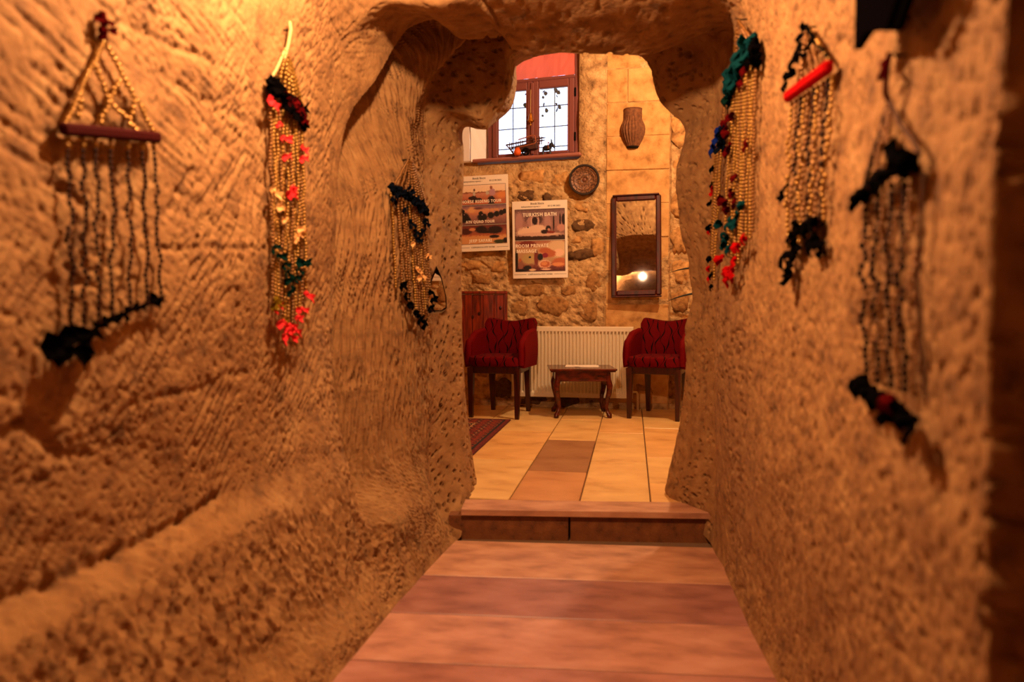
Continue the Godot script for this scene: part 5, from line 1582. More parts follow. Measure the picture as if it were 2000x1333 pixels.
func print_mat(called: String, im: Image) -> String:
	for y in im.get_height():
		for x in im.get_width():
			var c := im.get_pixel(x, y)
			var g := c.get_luminance()
			im.set_pixel(x, y, Color(lerpf(g, c.r, 0.80), lerpf(g, c.g, 0.80) * 1.03, lerpf(g, c.b, 0.80) * 1.18))
	var m := mat(called, Color.WHITE, 0.55)
	m.albedo_texture = ImageTexture.create_from_image(im)
	return called


func words(text: String, height: float, m: String, at: Vector3, parent: Node3D, bold := false, font := "Droid Sans") -> void:
	var t := TextMesh.new()
	var f := SystemFont.new()
	f.font_names = PackedStringArray([font])
	if bold:
		f.font_weight = 700
	t.font = f
	t.text = text
	t.font_size = 32
	t.pixel_size = height / 24.0
	t.depth = 0.0006
	t.curve_step = 2.0
	put(t, "lettering", m, parent, Transform3D(Basis.IDENTITY, at))


func poster(label: String, at: Vector3, roll: float, W: float, H: float, pics: Array, head := true) -> Node3D:
	var o := thing("poster", label, "poster", at)
	o.rotation.z = deg_to_rad(roll)
	put(one_box(Vector3(W, H, 0.006), Vector3.ZERO, 0.001), "sheet", "paper", o)
	for p in pics:
		# name, centre y, height
		var m := MB.new()
		var w := W - 0.05
		m.box(Vector3(w + 0.006, p[2] + 0.006, 0.001), Transform3D(Basis.IDENTITY, Vector3(0, p[1], 0.0034)), 0.0002)
		put(m.done(), "picture_border", "ink", o)
		m = MB.new()
		m.uvquad(Vector3(-w * 0.5, p[1] - p[2] * 0.5, 0.0044), Vector3(w * 0.5, p[1] - p[2] * 0.5, 0.0044), Vector3(w * 0.5, p[1] + p[2] * 0.5, 0.0044), Vector3(-w * 0.5, p[1] + p[2] * 0.5, 0.0044), Vector3(0, 0, 1))
		put(m.done(), "picture", p[0], o)
	if head:
		words("Book Here", 0.017, "ink", Vector3(-0.02, H * 0.5 - 0.024, 0.0034), o, true, "Droid Serif")
		words("independence agency +", 0.011, "ink", Vector3(-0.075, H * 0.5 - 0.049, 0.0034), o, true, "Droid Serif")
		words("10 12 00 2022", 0.013, "ink", Vector3(0.125, H * 0.5 - 0.047, 0.0034), o, true, "Droid Serif")
	words("CAPPADOCIA CITY TOURS", 0.012, "ink", Vector3(0, -H * 0.5 + 0.034, 0.0034), o, true, "Droid Serif")
	for s in [-1.0, 1.0]:
		put(one_box(Vector3(W * 0.22, 0.0025, 0.0006), Vector3(s * W * 0.365, -H * 0.5 + 0.034, 0.0033), 0.0001), "rule", "ink", o)
	return o


func posters() -> void:
	var sky_c := Color(0.95, 0.80, 0.58)
	# riders in an orange valley
	var a := Image.create(220, 110, false, Image.FORMAT_RGB8)
	bands(a, [[0.0, sky_c], [0.34, Color(0.93, 0.78, 0.52)], [0.37, Color(0.55, 0.28, 0.14)], [0.45, Color(0.80, 0.50, 0.32)], [0.75, Color(0.72, 0.36, 0.18)], [1.0, Color(0.80, 0.36, 0.16)]])
	ell(a, 0.92, 0.55, 0.14, 0.25, Color(0.90, 0.50, 0.18), 0.5)
	for q in [[0.33, 0.72, 0.075, 0.20, 0], [0.26, 0.66, 0.05, 0.08, 0], [0.43, 0.75, 0.08, 0.09, 0], [0.34, 0.44, 0.03, 0.13, 1], [0.345, 0.25, 0.022, 0.07, 2], [0.16, 0.80, 0.07, 0.05, 0], [0.70, 0.82, 0.085, 0.26, 0], [0.72, 0.40, 0.075, 0.22, 3], [0.70, 0.16, 0.032, 0.10, 4], [0.62, 0.42, 0.04, 0.12, 1]]:
		ell(a, q[0], q[1], q[2], q[3], [Color(0.16, 0.07, 0.07), Color(0.72, 0.66, 0.50), Color(0.35, 0.24, 0.16), Color(0.72, 0.50, 0.48), Color(0.62, 0.34, 0.20)][q[4]], 0.25)
	# quad bikes on a track
	var b := Image.create(220, 110, false, Image.FORMAT_RGB8)
	bands(b, [[0.0, Color(0.48, 0.32, 0.32)], [0.16, Color(0.62, 0.42, 0.36)], [0.24, Color(0.85, 0.55, 0.28)], [0.42, Color(0.80, 0.46, 0.26)], [0.6, Color(0.66, 0.40, 0.28)], [1.0, Color(0.45, 0.27, 0.22)]])
	ell(b, 0.28, 0.22, 0.10, 0.20, Color(0.88, 0.60, 0.30), 0.4)
	ell(b, 0.42, 0.16, 0.12, 0.07, Color(0.42, 0.22, 0.20), 0.5)
	for q in [[0.12, 0.62, 0.12, 0.30], [0.08, 0.30, 0.06, 0.14], [0.50, 0.62, 0.12, 0.22], [0.47, 0.42, 0.05, 0.12], [0.68, 0.54, 0.08, 0.19], [0.80, 0.48, 0.07, 0.17], [0.90, 0.42, 0.06, 0.16], [0.97, 0.36, 0.05, 0.15], [0.20, 0.72, 0.07, 0.12]]:
		ell(b, q[0], q[1], q[2], q[3], Color(0.08, 0.055, 0.06), 0.3)
	for q in [[0.76, 0.34, 0.02, 0.06], [0.86, 0.30, 0.02, 0.06], [0.5, 0.5, 0.02, 0.04], [0.12, 0.45, 0.015, 0.04]]:
		ell(b, q[0], q[1], q[2], q[3], Color(0.62, 0.45, 0.45), 0.4)
	# off-road cars
	var c := Image.create(220, 110, false, Image.FORMAT_RGB8)
	bands(c, [[0.0, Color(0.48, 0.16, 0.10)], [0.12, Color(0.52, 0.20, 0.12)], [0.3, Color(0.62, 0.30, 0.16)], [0.5, Color(0.70, 0.32, 0.14)], [0.6, Color(0.86, 0.56, 0.24)], [1.0, Color(0.84, 0.56, 0.26)]])
	for q in [[0.14, 0.30, 0.16, 0.20, 1], [0.47, 0.22, 0.15, 0.22, 0], [0.76, 0.26, 0.18, 0.24, 0], [0.62, 0.36, 0.20, 0.08, 0], [0.74, 0.62, 0.12, 0.10, 0], [0.28, 0.20, 0.08, 0.10, 2], [0.85, 0.90, 0.14, 0.12, 3], [0.97, 0.85, 0.05, 0.16, 0]]:
		ell(c, q[0], q[1], q[2], q[3], [Color(0.13, 0.06, 0.06), Color(0.30, 0.10, 0.07), Color(0.85, 0.50, 0.22), Color(0.20, 0.22, 0.08)][q[4]], 0.3)
	# a bath of foam in an arched hall
	var d := Image.create(230, 140, false, Image.FORMAT_RGB8)
	bands(d, [[0.0, Color(0.42, 0.28, 0.24)], [0.12, Color(0.56, 0.40, 0.33)], [0.5, Color(0.66, 0.44, 0.34)], [0.72, Color(0.56, 0.36, 0.28)], [0.86, Color(0.70, 0.50, 0.36)], [0.89, Color(0.26, 0.12, 0.08)], [1.0, Color(0.20, 0.09, 0.06)]])
	for q in [[0.08, 0.40, 0.09, 0.35, 2], [0.38, 0.32, 0.20, 0.24, 4], [0.36, 0.40, 0.15, 0.24, 2], [0.40, 0.37, 0.062, 0.15, 0], [0.33, 0.40, 0.014, 0.17, 3], [0.47, 0.40, 0.014, 0.17, 3], [0.66, 0.45, 0.08, 0.30, 2], [0.78, 0.45, 0.018, 0.30, 0], [0.91, 0.38, 0.018, 0.26, 0], [0.98, 0.35, 0.04, 0.2, 0], [0.93, 0.62, 0.10, 0.14, 5],
		[0.32, 0.70, 0.30, 0.16, 1], [0.45, 0.62, 0.20, 0.13, 1], [0.20, 0.76, 0.20, 0.10, 1], [0.50, 0.82, 0.48, 0.07, 3], [0.26, 0.58, 0.016, 0.03, 0], [0.60, 0.74, 0.09, 0.075, 0], [0.67, 0.63, 0.055, 0.10, 0], [0.68, 0.67, 0.03, 0.05, 5], [0.72, 0.76, 0.10, 0.045, 6]]:
		ell(d, q[0], q[1], q[2], q[3], [Color(0.16, 0.07, 0.06), Color(0.92, 0.74, 0.52), Color(0.72, 0.50, 0.40), Color(0.86, 0.66, 0.48), Color(0.32, 0.18, 0.15), Color(0.80, 0.52, 0.38), Color(0.58, 0.16, 0.10)][q[4]], 0.25)
	# oils, a bowl and flowers
	var e := Image.create(230, 140, false, Image.FORMAT_RGB8)
	bands(e, [[0.0, Color(0.72, 0.42, 0.26)], [0.3, Color(0.80, 0.58, 0.32)], [0.7, Color(0.72, 0.52, 0.28)], [0.85, Color(0.50, 0.20, 0.12)], [1.0, Color(0.34, 0.08, 0.06)]])
	for q in [[0.25, 0.10, 0.20, 0.12, 5], [0.28, 0.58, 0.17, 0.20, 1], [0.85, 0.25, 0.24, 0.34, 2], [0.88, 0.40, 0.12, 0.14, 6], [0.42, 0.55, 0.05, 0.30, 5], [0.60, 0.32, 0.14, 0.10, 3], [0.70, 0.42, 0.13, 0.14, 3], [0.60, 0.48, 0.07, 0.09, 7], [0.50, 0.53, 0.06, 0.13, 0], [0.90, 0.72, 0.18, 0.17, 3], [0.86, 0.78, 0.14, 0.07, 4], [0.59, 0.77, 0.145, 0.155, 6], [0.60, 0.77, 0.115, 0.12, 3], [0.58, 0.75, 0.07, 0.07, 4],
		[0.10, 0.78, 0.06, 0.20, 8], [0.09, 0.62, 0.03, 0.06, 3], [0.24, 0.88, 0.09, 0.09, 0], [0.02, 0.6, 0.03, 0.4, 0], [0.08, 0.97, 0.16, 0.06, 0], [0.34, 0.95, 0.08, 0.05, 2], [0.62, 0.94, 0.12, 0.03, 6], [0.29, 0.53, 0.03, 0.03, 0]]:
		ell(e, q[0], q[1], q[2], q[3], [Color(0.09, 0.05, 0.05), Color(0.74, 0.60, 0.28), Color(0.88, 0.70, 0.42), Color(0.78, 0.36, 0.14), Color(0.90, 0.52, 0.22), Color(0.52, 0.16, 0.10), Color(0.95, 0.72, 0.48), Color(0.60, 0.08, 0.16), Color(0.62, 0.36, 0.24)][q[4]], 0.25)
	print_mat("print_riders", a)
	print_mat("print_quads", b)
	print_mat("print_cars", c)
	print_mat("print_bath", d)
	print_mat("print_oils", e)
	var o := poster("tour poster with three photographs, nearest the doorway's left jamb", Vector3(-1.302, 1.70, -6.255), 1.5, 0.475, 0.66, [["print_riders", 0.165, 0.168], ["print_quads", -0.012, 0.168], ["print_cars", -0.185, 0.16]])
	words("HORSE RIDING TOUR", 0.027, "white_ink", Vector3(-0.005, 0.105, 0.0046), o, true)
	words("ATV QUAD TOUR", 0.025, "white_ink", Vector3(-0.02, -0.072, 0.0046), o, true)
	words("JEEP SAFARI", 0.027, "white_ink", Vector3(-0.02, -0.238, 0.0046), o, true)
	o = poster("bath and massage poster with two photographs, left of the dark wall stones", Vector3(-0.79, 1.463, -6.245), 0.8, 0.48, 0.668, [["print_bath", 0.130, 0.262], ["print_oils", -0.142, 0.262]])
	words("TURKISH BATH", 0.032, "white_ink", Vector3(0.0, 0.215, 0.0046), o, true)
	words("ROOM PRIVATE", 0.030, "white_ink", Vector3(-0.07, -0.052, 0.0046), o, true)
	words("MASSAGE", 0.030, "white_ink", Vector3(-0.118, -0.098, 0.0046), o, true)
	poster("dark poster whose foot shows through the small opening in the left jamb", Vector3(-1.90, 1.44, -6.255), 0.5, 0.48, 0.66, [["print_quads", 0.17, 0.26], ["print_cars", -0.12, 0.26]], false)


# ---------------------------------------------------------------- bead hangings
var hang_root: Node3D
var hang_x := 0.0
var hang_shift := 0.0
var hang_side := 1.0
var hrng := RandomNumberGenerator.new()


# a point on the wall: distance from the eye along the corridor, height, stand-off from the wall
func hp(depth_: float, y: float, off := 0.015) -> Vector3:
	var depth := depth_ + hang_shift
	return Vector3(wall_face(depth, y, 2) + hang_side * (off * 0.8), y, -depth)


# how far the rock stands out within a few centimetres of this spot
func wall_face(depth: float, y: float, reach: int) -> float:
	var map: Dictionary = face_left if hang_side > 0.0 else face_right
	var best := -99.0
	var c := Vector2i(int(floor(depth / 0.02)), int(floor(y / 0.02)))
	for a in range(-reach, reach + 1):
		for b in range(-reach, reach + 1):
			var x = map.get(c + Vector2i(a, b))
			if x != null:
				best = maxf(best, x * hang_side)
	return best * hang_side if best > -90.0 else hang_x


func begin_hanging(label: String, x: float, side: float, depth: float, y: float) -> void:
	hang_x = x
	hang_side = side
	hang_root = thing("bead_hanging", label, "wall hanging", hp(depth, y, 0.0), 0.0, "bead hangings of the corridor")


func strand(a: Vector3, b: Vector3, r: float, m: String, called := "bead_strand", wob := 0.003, long := 1.0) -> void:
	var mb := MB.new()
	mb.off = hang_root.position
	var len_ := a.distance_to(b)
	var d := (b - a) / len_
	var n := maxi(2, int(len_ / (r * 1.86 * long)))
	var side := Vector3(0, 0, 1) if absf(d.y) > 0.5 else Vector3.UP
	var ph := hrng.randf() * 20.0
	var up := d
	var e1 := up.cross(Vector3(1, 0, 0.01)).normalized()
	var e2 := up.cross(e1)
	var pts := []
	for k in n:
		var u := (k + 0.5) / n
		var p := a.lerp(b, u)
		var w := sin(PI * u) * wob
		p += side * w * 2.2 * N1.get_noise_2d(ph, u * 5.0) + Vector3(hang_side, 0, 0) * w * absf(N1.get_noise_2d(ph + 9.0, u * 6.0))
		var wx := (wall_face(-p.z, p.y, 0) + hang_side * r) * hang_side
		if p.x * hang_side < wx:
			p.x = wx * hang_side
		pts.append(p)
		bead(mb, p, up, e1, e2, r * (0.93 + 0.14 * hrng.randf()), long)
	var rr := []
	pts.push_front(a)
	pts.append(b)
	for k in pts.size():
		rr.append(r * 0.32)
	mb.tube(pts, rr, 4, false)
	put(mb.done(), called, m, hang_root)


func bead(mb: MB, c: Vector3, up: Vector3, e1: Vector3, e2: Vector3, r: float, long: float) -> void:
	var hh := [-0.88 * long, -0.45 * long, 0.45 * long, 0.88 * long]
	var rr := [0.42, 0.95, 0.95, 0.42]
	for k in 3:
		for s in 6:
			var a := TAU * s / 6
			var b := TAU * (s + 1) / 6
			var da := e1 * cos(a) + e2 * sin(a)
			var db := e1 * cos(b) + e2 * sin(b)
			var p0: Vector3 = c + da * r * rr[k] + up * r * hh[k]
			var p1: Vector3 = c + db * r * rr[k] + up * r * hh[k]
			var p2: Vector3 = c + db * r * rr[k + 1] + up * r * hh[k + 1]
			var p3: Vector3 = c + da * r * rr[k + 1] + up * r * hh[k + 1]
			var ua: Vector3 = (da + up * hh[k] * 0.9 / long).normalized()
			var ub: Vector3 = (db + up * hh[k] * 0.9 / long).normalized()
			var uc: Vector3 = (db + up * hh[k + 1] * 0.9 / long).normalized()
			var ud: Vector3 = (da + up * hh[k + 1] * 0.9 / long).normalized()
			mb.tri(p0, p1, p2, ua, ub, uc)
			mb.tri(p0, p2, p3, ua, uc, ud)


# a knotted scrap of cloth: a knot and two crumpled ends
func scrap(c: Vector3, size0: float, m: String, called := "cloth_scrap", droop := 0.4) -> void:
	var size := size0 * 1.3
	var mb := MB.new()
	mb.off = hang_root.position
	var sd := hrng.randf() * 50.0
	mb.blob(c, Vector3(size * 0.17, size * 0.16, size * 0.17), Basis.IDENTITY, 0.5, N1, sd, 8, 6)
	for s in [-1.0, 1.0]:
		var ang: float = hrng.randf_range(-0.5, 0.5) - droop
		var d := Vector3(hang_side * hrng.randf_range(0.0, 0.35), sin(ang), s * cos(ang)).normalized()
		var l := size * hrng.randf_range(0.65, 1.1)
		var w := size * hrng.randf_range(0.55, 0.9)
		var across := d.cross(Vector3(1, 0, 0)).normalized()
		var thick := d.cross(across).normalized()
		# a little fan of cloth that widens to its cut end, folded down the middle
		var rows := []
		for k in 4:
			var u := k / 3.0
			var cc := c + d * l * u + thick * 0.15 * size * sin(u * 5.0 + sd)
			var ww := w * (0.25 + 0.75 * u)
			rows.append([cc - across * ww * 0.5, cc + thick * ww * 0.28, cc + across * ww * 0.5 * (1.0 if k < 3 else hrng.randf_range(0.7, 1.2))])
		var tk := thick * size * 0.03
		for k in 3:
			for q in 2:
				mb.quad(rows[k][q] + tk, rows[k][q + 1] + tk, rows[k + 1][q + 1] + tk, rows[k + 1][q] + tk, thick)
				mb.quad(rows[k][q] - tk, rows[k][q + 1] - tk, rows[k + 1][q + 1] - tk, rows[k + 1][q] - tk, -thick)
		for k in 3:
			for q in [0, 2]:
				mb.quad(rows[k][q] + tk, rows[k + 1][q] + tk, rows[k + 1][q] - tk, rows[k][q] - tk, across * (q - 1.0))
		for q in 2:
			mb.quad(rows[3][q] + tk, rows[3][q + 1] + tk, rows[3][q + 1] - tk, rows[3][q] - tk, d)
	put(mb.done(), called, m, hang_root)


# a thick lumpy band of wound cloth
func band(pts: Array, r: float, m: String, called := "cloth_band") -> void:
	var mb := MB.new()
	mb.off = hang_root.position
	for k in pts.size() - 1:
		var a: Vector3 = pts[k]
		var b: Vector3 = pts[k + 1]
		var n := maxi(2, int(a.distance_to(b) / (r * 1.1)))
		for q in n:
			var c := a.lerp(b, (q + 0.5) / n)
			mb.blob(c + Vector3(0, hrng.randf_range(-0.4, 0.4) * r, 0), Vector3(r * 0.75, r * hrng.randf_range(0.6, 1.1), r * hrng.randf_range(0.6, 1.0)), Basis(Vector3(1, 0, 0), hrng.randf() * 3.0), 0.9, N1, hrng.randf() * 90.0, 10, 7)
	put(mb.done(), called, m, hang_root)
	if m.begins_with("cloth"):
		for k in pts.size() - 1:
			var a: Vector3 = pts[k]
			var b: Vector3 = pts[k + 1]
			var n := maxi(1, int(a.distance_to(b) / (r * 1.7)))
			for q in n:
				scrap(a.lerp(b, (q + 0.5) / n) + Vector3(hang_side * r * 0.5, hrng.randf_range(-0.5, 0.3) * r, 0), r * 1.9, m, "rag_end", hrng.randf_range(-0.8, 1.2))


func line(pts: Array, r: float, m: String, called: String) -> void:
	var mb := MB.new()
	mb.off = hang_root.position
	var rr := []
	for k in pts.size():
		rr.append(r)
	mb.tube(pts, rr, 7)
	put(mb.done(), called, m, hang_root)


func bar(a: Vector3, b: Vector3, h: float, m: String) -> void:
	var d := (b - a).normalized()
	var up := Vector3(1, 0, 0).cross(d).normalized()
	if up.y < 0.0:
		up = -up
	var mb := MB.new()
	mb.off = hang_root.position
	mb.box(Vector3(a.distance_to(b), h, h * 0.8), Transform3D(Basis(d, up, d.cross(up)), (a + b) * 0.5), h * 0.28)
	put(mb.done(), "crossbar", m, hang_root)


func peg(depth: float, y: float, called := "nail") -> void:
	var mb := MB.new()
	mb.off = hang_root.position
	mb.tube([hp(depth, y, -0.04), hp(depth, y, 0.014), hp(depth, y + 0.004, 0.017)], [0.0022, 0.0022, 0.0026], 6)
	put(mb.done(), called, "iron", hang_root)


func hangings() -> void:
	hrng.seed = 4242
	hang_shift = 0.018
	# 1: red bar, beaded triangles, seven sparse strands stepping up to the right
	begin_hanging("bead hanging with a dark red bar and seven sparse strands, nearest on the left wall", -0.997, 1.0, 1.231, 1.43)
	peg(1.229, 1.425)
	band([hp(1.228, 1.428, 0.012), hp(1.231, 1.382, 0.014)], 0.010, "cloth_wine", "cloth_tie")
	var A := hp(1.231, 1.378)
	var L := hp(1.128, 1.192)
	var Rr := hp(1.366, 1.236)
	for q in [[A, L], [A, Rr], [hp(1.205, 1.325), hp(1.238, 1.268)], [hp(1.238, 1.268), hp(1.318, 1.226)], [hp(1.268, 1.316), hp(1.238, 1.268)], [hp(1.238, 1.268), hp(1.214, 1.215)], [hp(1.168, 1.265), hp(1.160, 1.212)], [hp(1.308, 1.288), hp(1.290, 1.228)]]:
		strand(q[0], q[1], 0.0058, "bead_gold", "bead_strand", 0.002)
	bar(hp(1.115, 1.184, 0.022), hp(1.376, 1.228, 0.022), 0.023, "bar_wine")
	var top := [1.135, 1.172, 1.203, 1.243, 1.287, 1.329, 1.366]
	var bot := [1.140, 1.170, 1.204, 1.238, 1.286, 1.336, 1.378]
	for k in 7:
		var yb := 0.815 + 0.0135 * k * (1.0 - 0.02 * k)
		var a := hp(top[k], 1.176 + k * 0.0072)
		var b := hp(bot[k], yb)
		strand(a, a.lerp(b, 0.06), 0.0056, "bead_gold", "bead_strand", 0.0)
		strand(a.lerp(b, 0.06), b, 0.0040, "bead_brown", "bead_strand", 0.005, 1.5)
	for q in [[1.132, 0.800, 0.042], [1.140, 0.792, 0.040], [1.155, 0.815, 0.036], [1.185, 0.822, 0.036], [1.205, 0.836, 0.018], [1.228, 0.850, 0.018], [1.262, 0.858, 0.022], [1.290, 0.868, 0.024], [1.315, 0.872, 0.016], [1.348, 0.884, 0.018], [1.374, 0.890, 0.020]]:
		scrap(hp(q[0], q[1]), q[2], "cloth_black", "black_rag", 0.2)
	line([hp(1.132, 0.80), hp(1.20, 0.832), hp(1.29, 0.866), hp(1.376, 0.888)], 0.004, "cloth_black", "bottom_cord")
	hang_shift = 0.0
	# 2: dense strands, dark band, pink, cream and green rags in a V
	begin_hanging("dense golden bead hanging with pink rags and a dark slanting band on the left wall", -0.997, 1.0, 1.926, 1.655)
	peg(1.928, 1.648)
	line([hp(1.935, 1.672, 0.01), hp(1.926, 1.648, 0.022), hp(1.918, 1.602, 0.018), hp(1.905, 1.56)], 0.0045, "cord_pale", "top_cord")
	line([hp(1.912, 1.59), hp(1.868, 1.52), hp(1.838, 1.482)], 0.0038, "cord_pale", "side_cord")
	for k in 7:
		strand(hp(1.912 + k * 0.005, 1.588 - k * 0.004), hp(1.862 + k * 0.030, 1.500 - k * 0.008), 0.0058, "bead_gold", "bead_strand", 0.001)
	band([hp(1.838, 1.478, 0.024), hp(1.90, 1.462, 0.026), hp(1.97, 1.448, 0.026), hp(2.03, 1.434, 0.024)], 0.019, "cloth_black")
	band([hp(1.90, 1.455, 0.036), hp(2.025, 1.425, 0.034)], 0.012, "cloth_wine")
	band([hp(1.835, 1.478, 0.025), hp(1.838, 1.430, 0.025)], 0.012, "cloth_black")
	band([hp(2.032, 1.434, 0.025), hp(2.037, 1.395, 0.024)], 0.013, "cloth_black")
	for k in 11:
		var u := k / 10.0
		var d := lerpf(1.842, 2.035, u)
		var yb := 0.905 - 0.115 * (1.0 - absf(u - 0.5) * 2.0)
		strand(hp(d, lerpf(1.46, 1.425, u)), hp(lerpf(1.852, 2.062, u), yb), 0.0054, "bead_gold" if k % 3 else "bead_amber", "bead_strand", 0.004)
	for q in [[1.836, 1.422, 0.030], [1.905, 1.345, 0.024], [1.925, 1.300, 0.022], [1.955, 1.215, 0.030], [1.962, 1.195, 0.022], [2.030, 1.342, 0.022], [2.025, 1.315, 0.022], [1.875, 1.378, 0.018]]:
		scrap(hp(q[0], q[1], 0.032), q[2], "cloth_pink", "pink_rag")
	for q in [[1.850, 1.190, 0.026], [1.893, 1.150, 0.022], [1.915, 1.12, 0.018], [2.012, 1.105, 0.026], [1.985, 1.090, 0.028], [1.965, 1.075, 0.018]]:
		scrap(hp(q[0], q[1], 0.030), q[2], "cloth_cream", "cream_rag")
	for q in [[1.843, 1.038, 0.024], [1.872, 1.015, 0.026], [1.905, 0.995, 0.026], [1.925, 0.975, 0.022], [1.940, 0.952, 0.026], [1.950, 0.930, 0.022], [1.975, 0.962, 0.022], [1.985, 0.985, 0.018], [2.015, 1.000, 0.026], [2.035, 1.008, 0.024]]:
		scrap(hp(q[0], q[1], 0.030), q[2], "cloth_green", "green_rag")
	for q in [[1.855, 0.895, 0.032], [1.875, 0.880, 0.028], [1.905, 0.838, 0.020]]:
		scrap(hp(q[0], q[1], 0.028), q[2], "cloth_olive", "olive_rag")
	for q in [[1.862, 0.875, 0.024], [1.895, 0.835, 0.028], [1.92, 0.808, 0.030], [1.945, 0.795, 0.030], [1.968, 0.805, 0.028], [1.935, 0.822, 0.026], [1.985, 0.845, 0.024], [2.010, 0.868, 0.026], [2.045, 0.915, 0.028]]:
		scrap(hp(q[0], q[1], 0.030), q[2], "cloth_pink", "pink_rag")
	# 3: on the scraped splay, navy band and rags
	begin_hanging("bead hanging with a navy band on the scraped rock left of the doorway", -0.885, 1.0, 2.819, 1.47)
	peg(2.819, 1.465)
	for k in 8:
		strand(hp(2.805 + k * 0.005, 1.462), hp(2.684 + k * 0.045, 1.335 - k * 0.004), 0.0055, "bead_amber", "bead_strand", 0.002)
	band([hp(2.666, 1.325, 0.026), hp(2.772, 1.312, 0.030), hp(2.875, 1.292, 0.030), hp(2.972, 1.278, 0.026)], 0.017, "cloth_navy")
	for k in 12:
		var u := k / 11.0
		var yb := 0.935 - 0.115 * (1.0 - absf(u - 0.55) * 2.0)
		strand(hp(lerpf(2.675, 2.963, u), lerpf(1.315, 1.272, u)), hp(lerpf(2.698, 2.991, u), yb), 0.0056, "bead_amber" if k % 4 else "bead_gold", "bead_strand", 0.004)
	for q in [[2.670, 1.285], [2.726, 1.255], [2.763, 1.215], [2.810, 1.180], [2.847, 1.150], [2.889, 1.19], [2.931, 1.225], [2.959, 1.24]]:
		scrap(hp(q[0], q[1], 0.032), 0.032, "cloth_navy", "navy_rag")
	for q in [[2.814, 1.03], [2.852, 1.012], [2.828, 0.995], [2.959, 1.095], [2.782, 1.13]]:
		scrap(hp(q[0], q[1], 0.032), 0.024, "cloth_cream", "cream_rag")
	for q in [[2.703, 0.96], [2.726, 0.925], [2.759, 0.885], [2.796, 0.855], [2.838, 0.83], [2.861, 0.815], [2.972, 0.905], [2.954, 0.875], [2.977, 0.935]]:
		scrap(hp(q[0], q[1], 0.032), 0.034, "cloth_black", "black_rag")
	# 4: slim one by the right jamb, blue rag
	begin_hanging("slim bead hanging with a blue rag at the right jamb of the doorway", 0.335, -1.0, 2.80, 1.71)
	peg(2.80, 1.705)
	line([hp(2.80, 1.70), hp(2.79, 1.58)], 0.004, "thread", "top_cord")
	for k in 4:
		strand(hp(2.80, 1.66 - k * 0.01), hp(2.73 + k * 0.05, 1.535), 0.0055, "bead_amber", "bead_strand", 0.002)
	for q in [[2.74, 1.525, 0.034], [2.80, 1.53, 0.036], [2.86, 1.515, 0.036], [2.91, 1.49, 0.032]]:
		scrap(hp(q[0], q[1], 0.030), q[2], "cloth_blue", "blue_rag")
	band([hp(2.70, 1.53, 0.022), hp(2.72, 1.44, 0.020)], 0.014, "cloth_navy")
	for k in 7:
		var u := k / 6.0
		strand(hp(lerpf(2.72, 2.93, u), lerpf(1.51, 1.48, u), 0.024), hp(lerpf(2.74, 2.95, u), lerpf(0.97, 1.02, u), 0.024), 0.0058, "bead_amber" if k % 3 else "bead_gold", "bead_strand", 0.004)
	for q in [[2.93, 1.415, 1], [2.94, 1.36, 1], [2.92, 1.33, 0], [2.94, 1.29, 1], [2.89, 1.19, 1], [2.91, 1.17, 0], [2.93, 1.07, 1], [2.82, 1.06, 1], [2.90, 1.03, 0], [2.86, 0.99, 0], [2.76, 1.0, 1], [2.78, 0.955, 1]]:
		scrap(hp(q[0], q[1], 0.030), 0.024, "cloth_red" if q[2] == 0 else "cloth_black", "red_rag" if q[2] == 0 else "black_rag")
	# 5: dense, green band, red and teal rags
	begin_hanging("dense bead hanging with a green band and red and teal rags on the right wall", 0.365, -1.0, 2.29, 1.74)
	peg(2.29, 1.735)
	for k in 7:
		strand(hp(2.285 + k * 0.004, 1.73), hp(2.12 + k * 0.055, 1.60 + k * 0.008), 0.0058, "bead_amber", "bead_strand", 0.002)
	band([hp(2.09, 1.60, 0.028), hp(2.22, 1.605, 0.032), hp(2.36, 1.605, 0.032), hp(2.52, 1.585, 0.028)], 0.022, "cloth_teal")
	band([hp(2.08, 1.60, 0.024), hp(2.075, 1.52, 0.022)], 0.016, "cloth_black")
	band([hp(2.52, 1.59, 0.026), hp(2.56, 1.56, 0.026)], 0.018, "cloth_green")
	for k in 12:
		var u := k / 11.0
		var yb := lerpf(1.075, 1.08, u) - 0.09 * (1.0 - absf(u - 0.55) * 2.0)
		strand(hp(lerpf(2.10, 2.53, u), lerpf(1.58, 1.57, u)), hp(lerpf(2.14, 2.57, u), yb), 0.0056, "bead_gold" if k % 3 else "bead_amber", "bead_strand", 0.004)
	for q in [[2.16, 1.55], [2.27, 1.545], [2.55, 1.50], [2.53, 1.47], [2.42, 1.49], [2.48, 1.445], [2.44, 1.40], [2.46, 1.385], [2.16, 1.335], [2.34, 1.28], [2.58, 1.245], [2.50, 1.225], [2.40, 1.235], [2.46, 1.195], [2.36, 1.205]]:
		scrap(hp(q[0], q[1], 0.034), 0.030, "cloth_wine", "red_rag")
	for q in [[2.56, 1.155], [2.42, 1.15], [2.22, 1.18], [2.33, 1.165], [2.53, 1.12], [2.36, 1.13], [2.45, 1.10], [2.48, 1.085], [2.40, 1.065]]:
		scrap(hp(q[0], q[1], 0.034), 0.030, "cloth_teal", "teal_rag")
	for q in [[2.17, 1.07], [2.55, 1.045], [2.24, 1.055], [2.30, 1.02], [2.46, 1.0], [2.40, 0.985], [2.34, 0.985], [2.43, 0.965]]:
		scrap(hp(q[0], q[1], 0.034), 0.034, "cloth_red", "red_rag")
	# 6: tilted bright red bar
	begin_hanging("bead hanging with a bright red tilted bar and black rags on the right wall", 0.385, -1.0, 1.66, 1.478)
	peg(1.66, 1.472)
	line([hp(1.66, 1.475), hp(1.57, 1.40), hp(1.50, 1.345)], 0.005, "cloth_black", "side_cord")
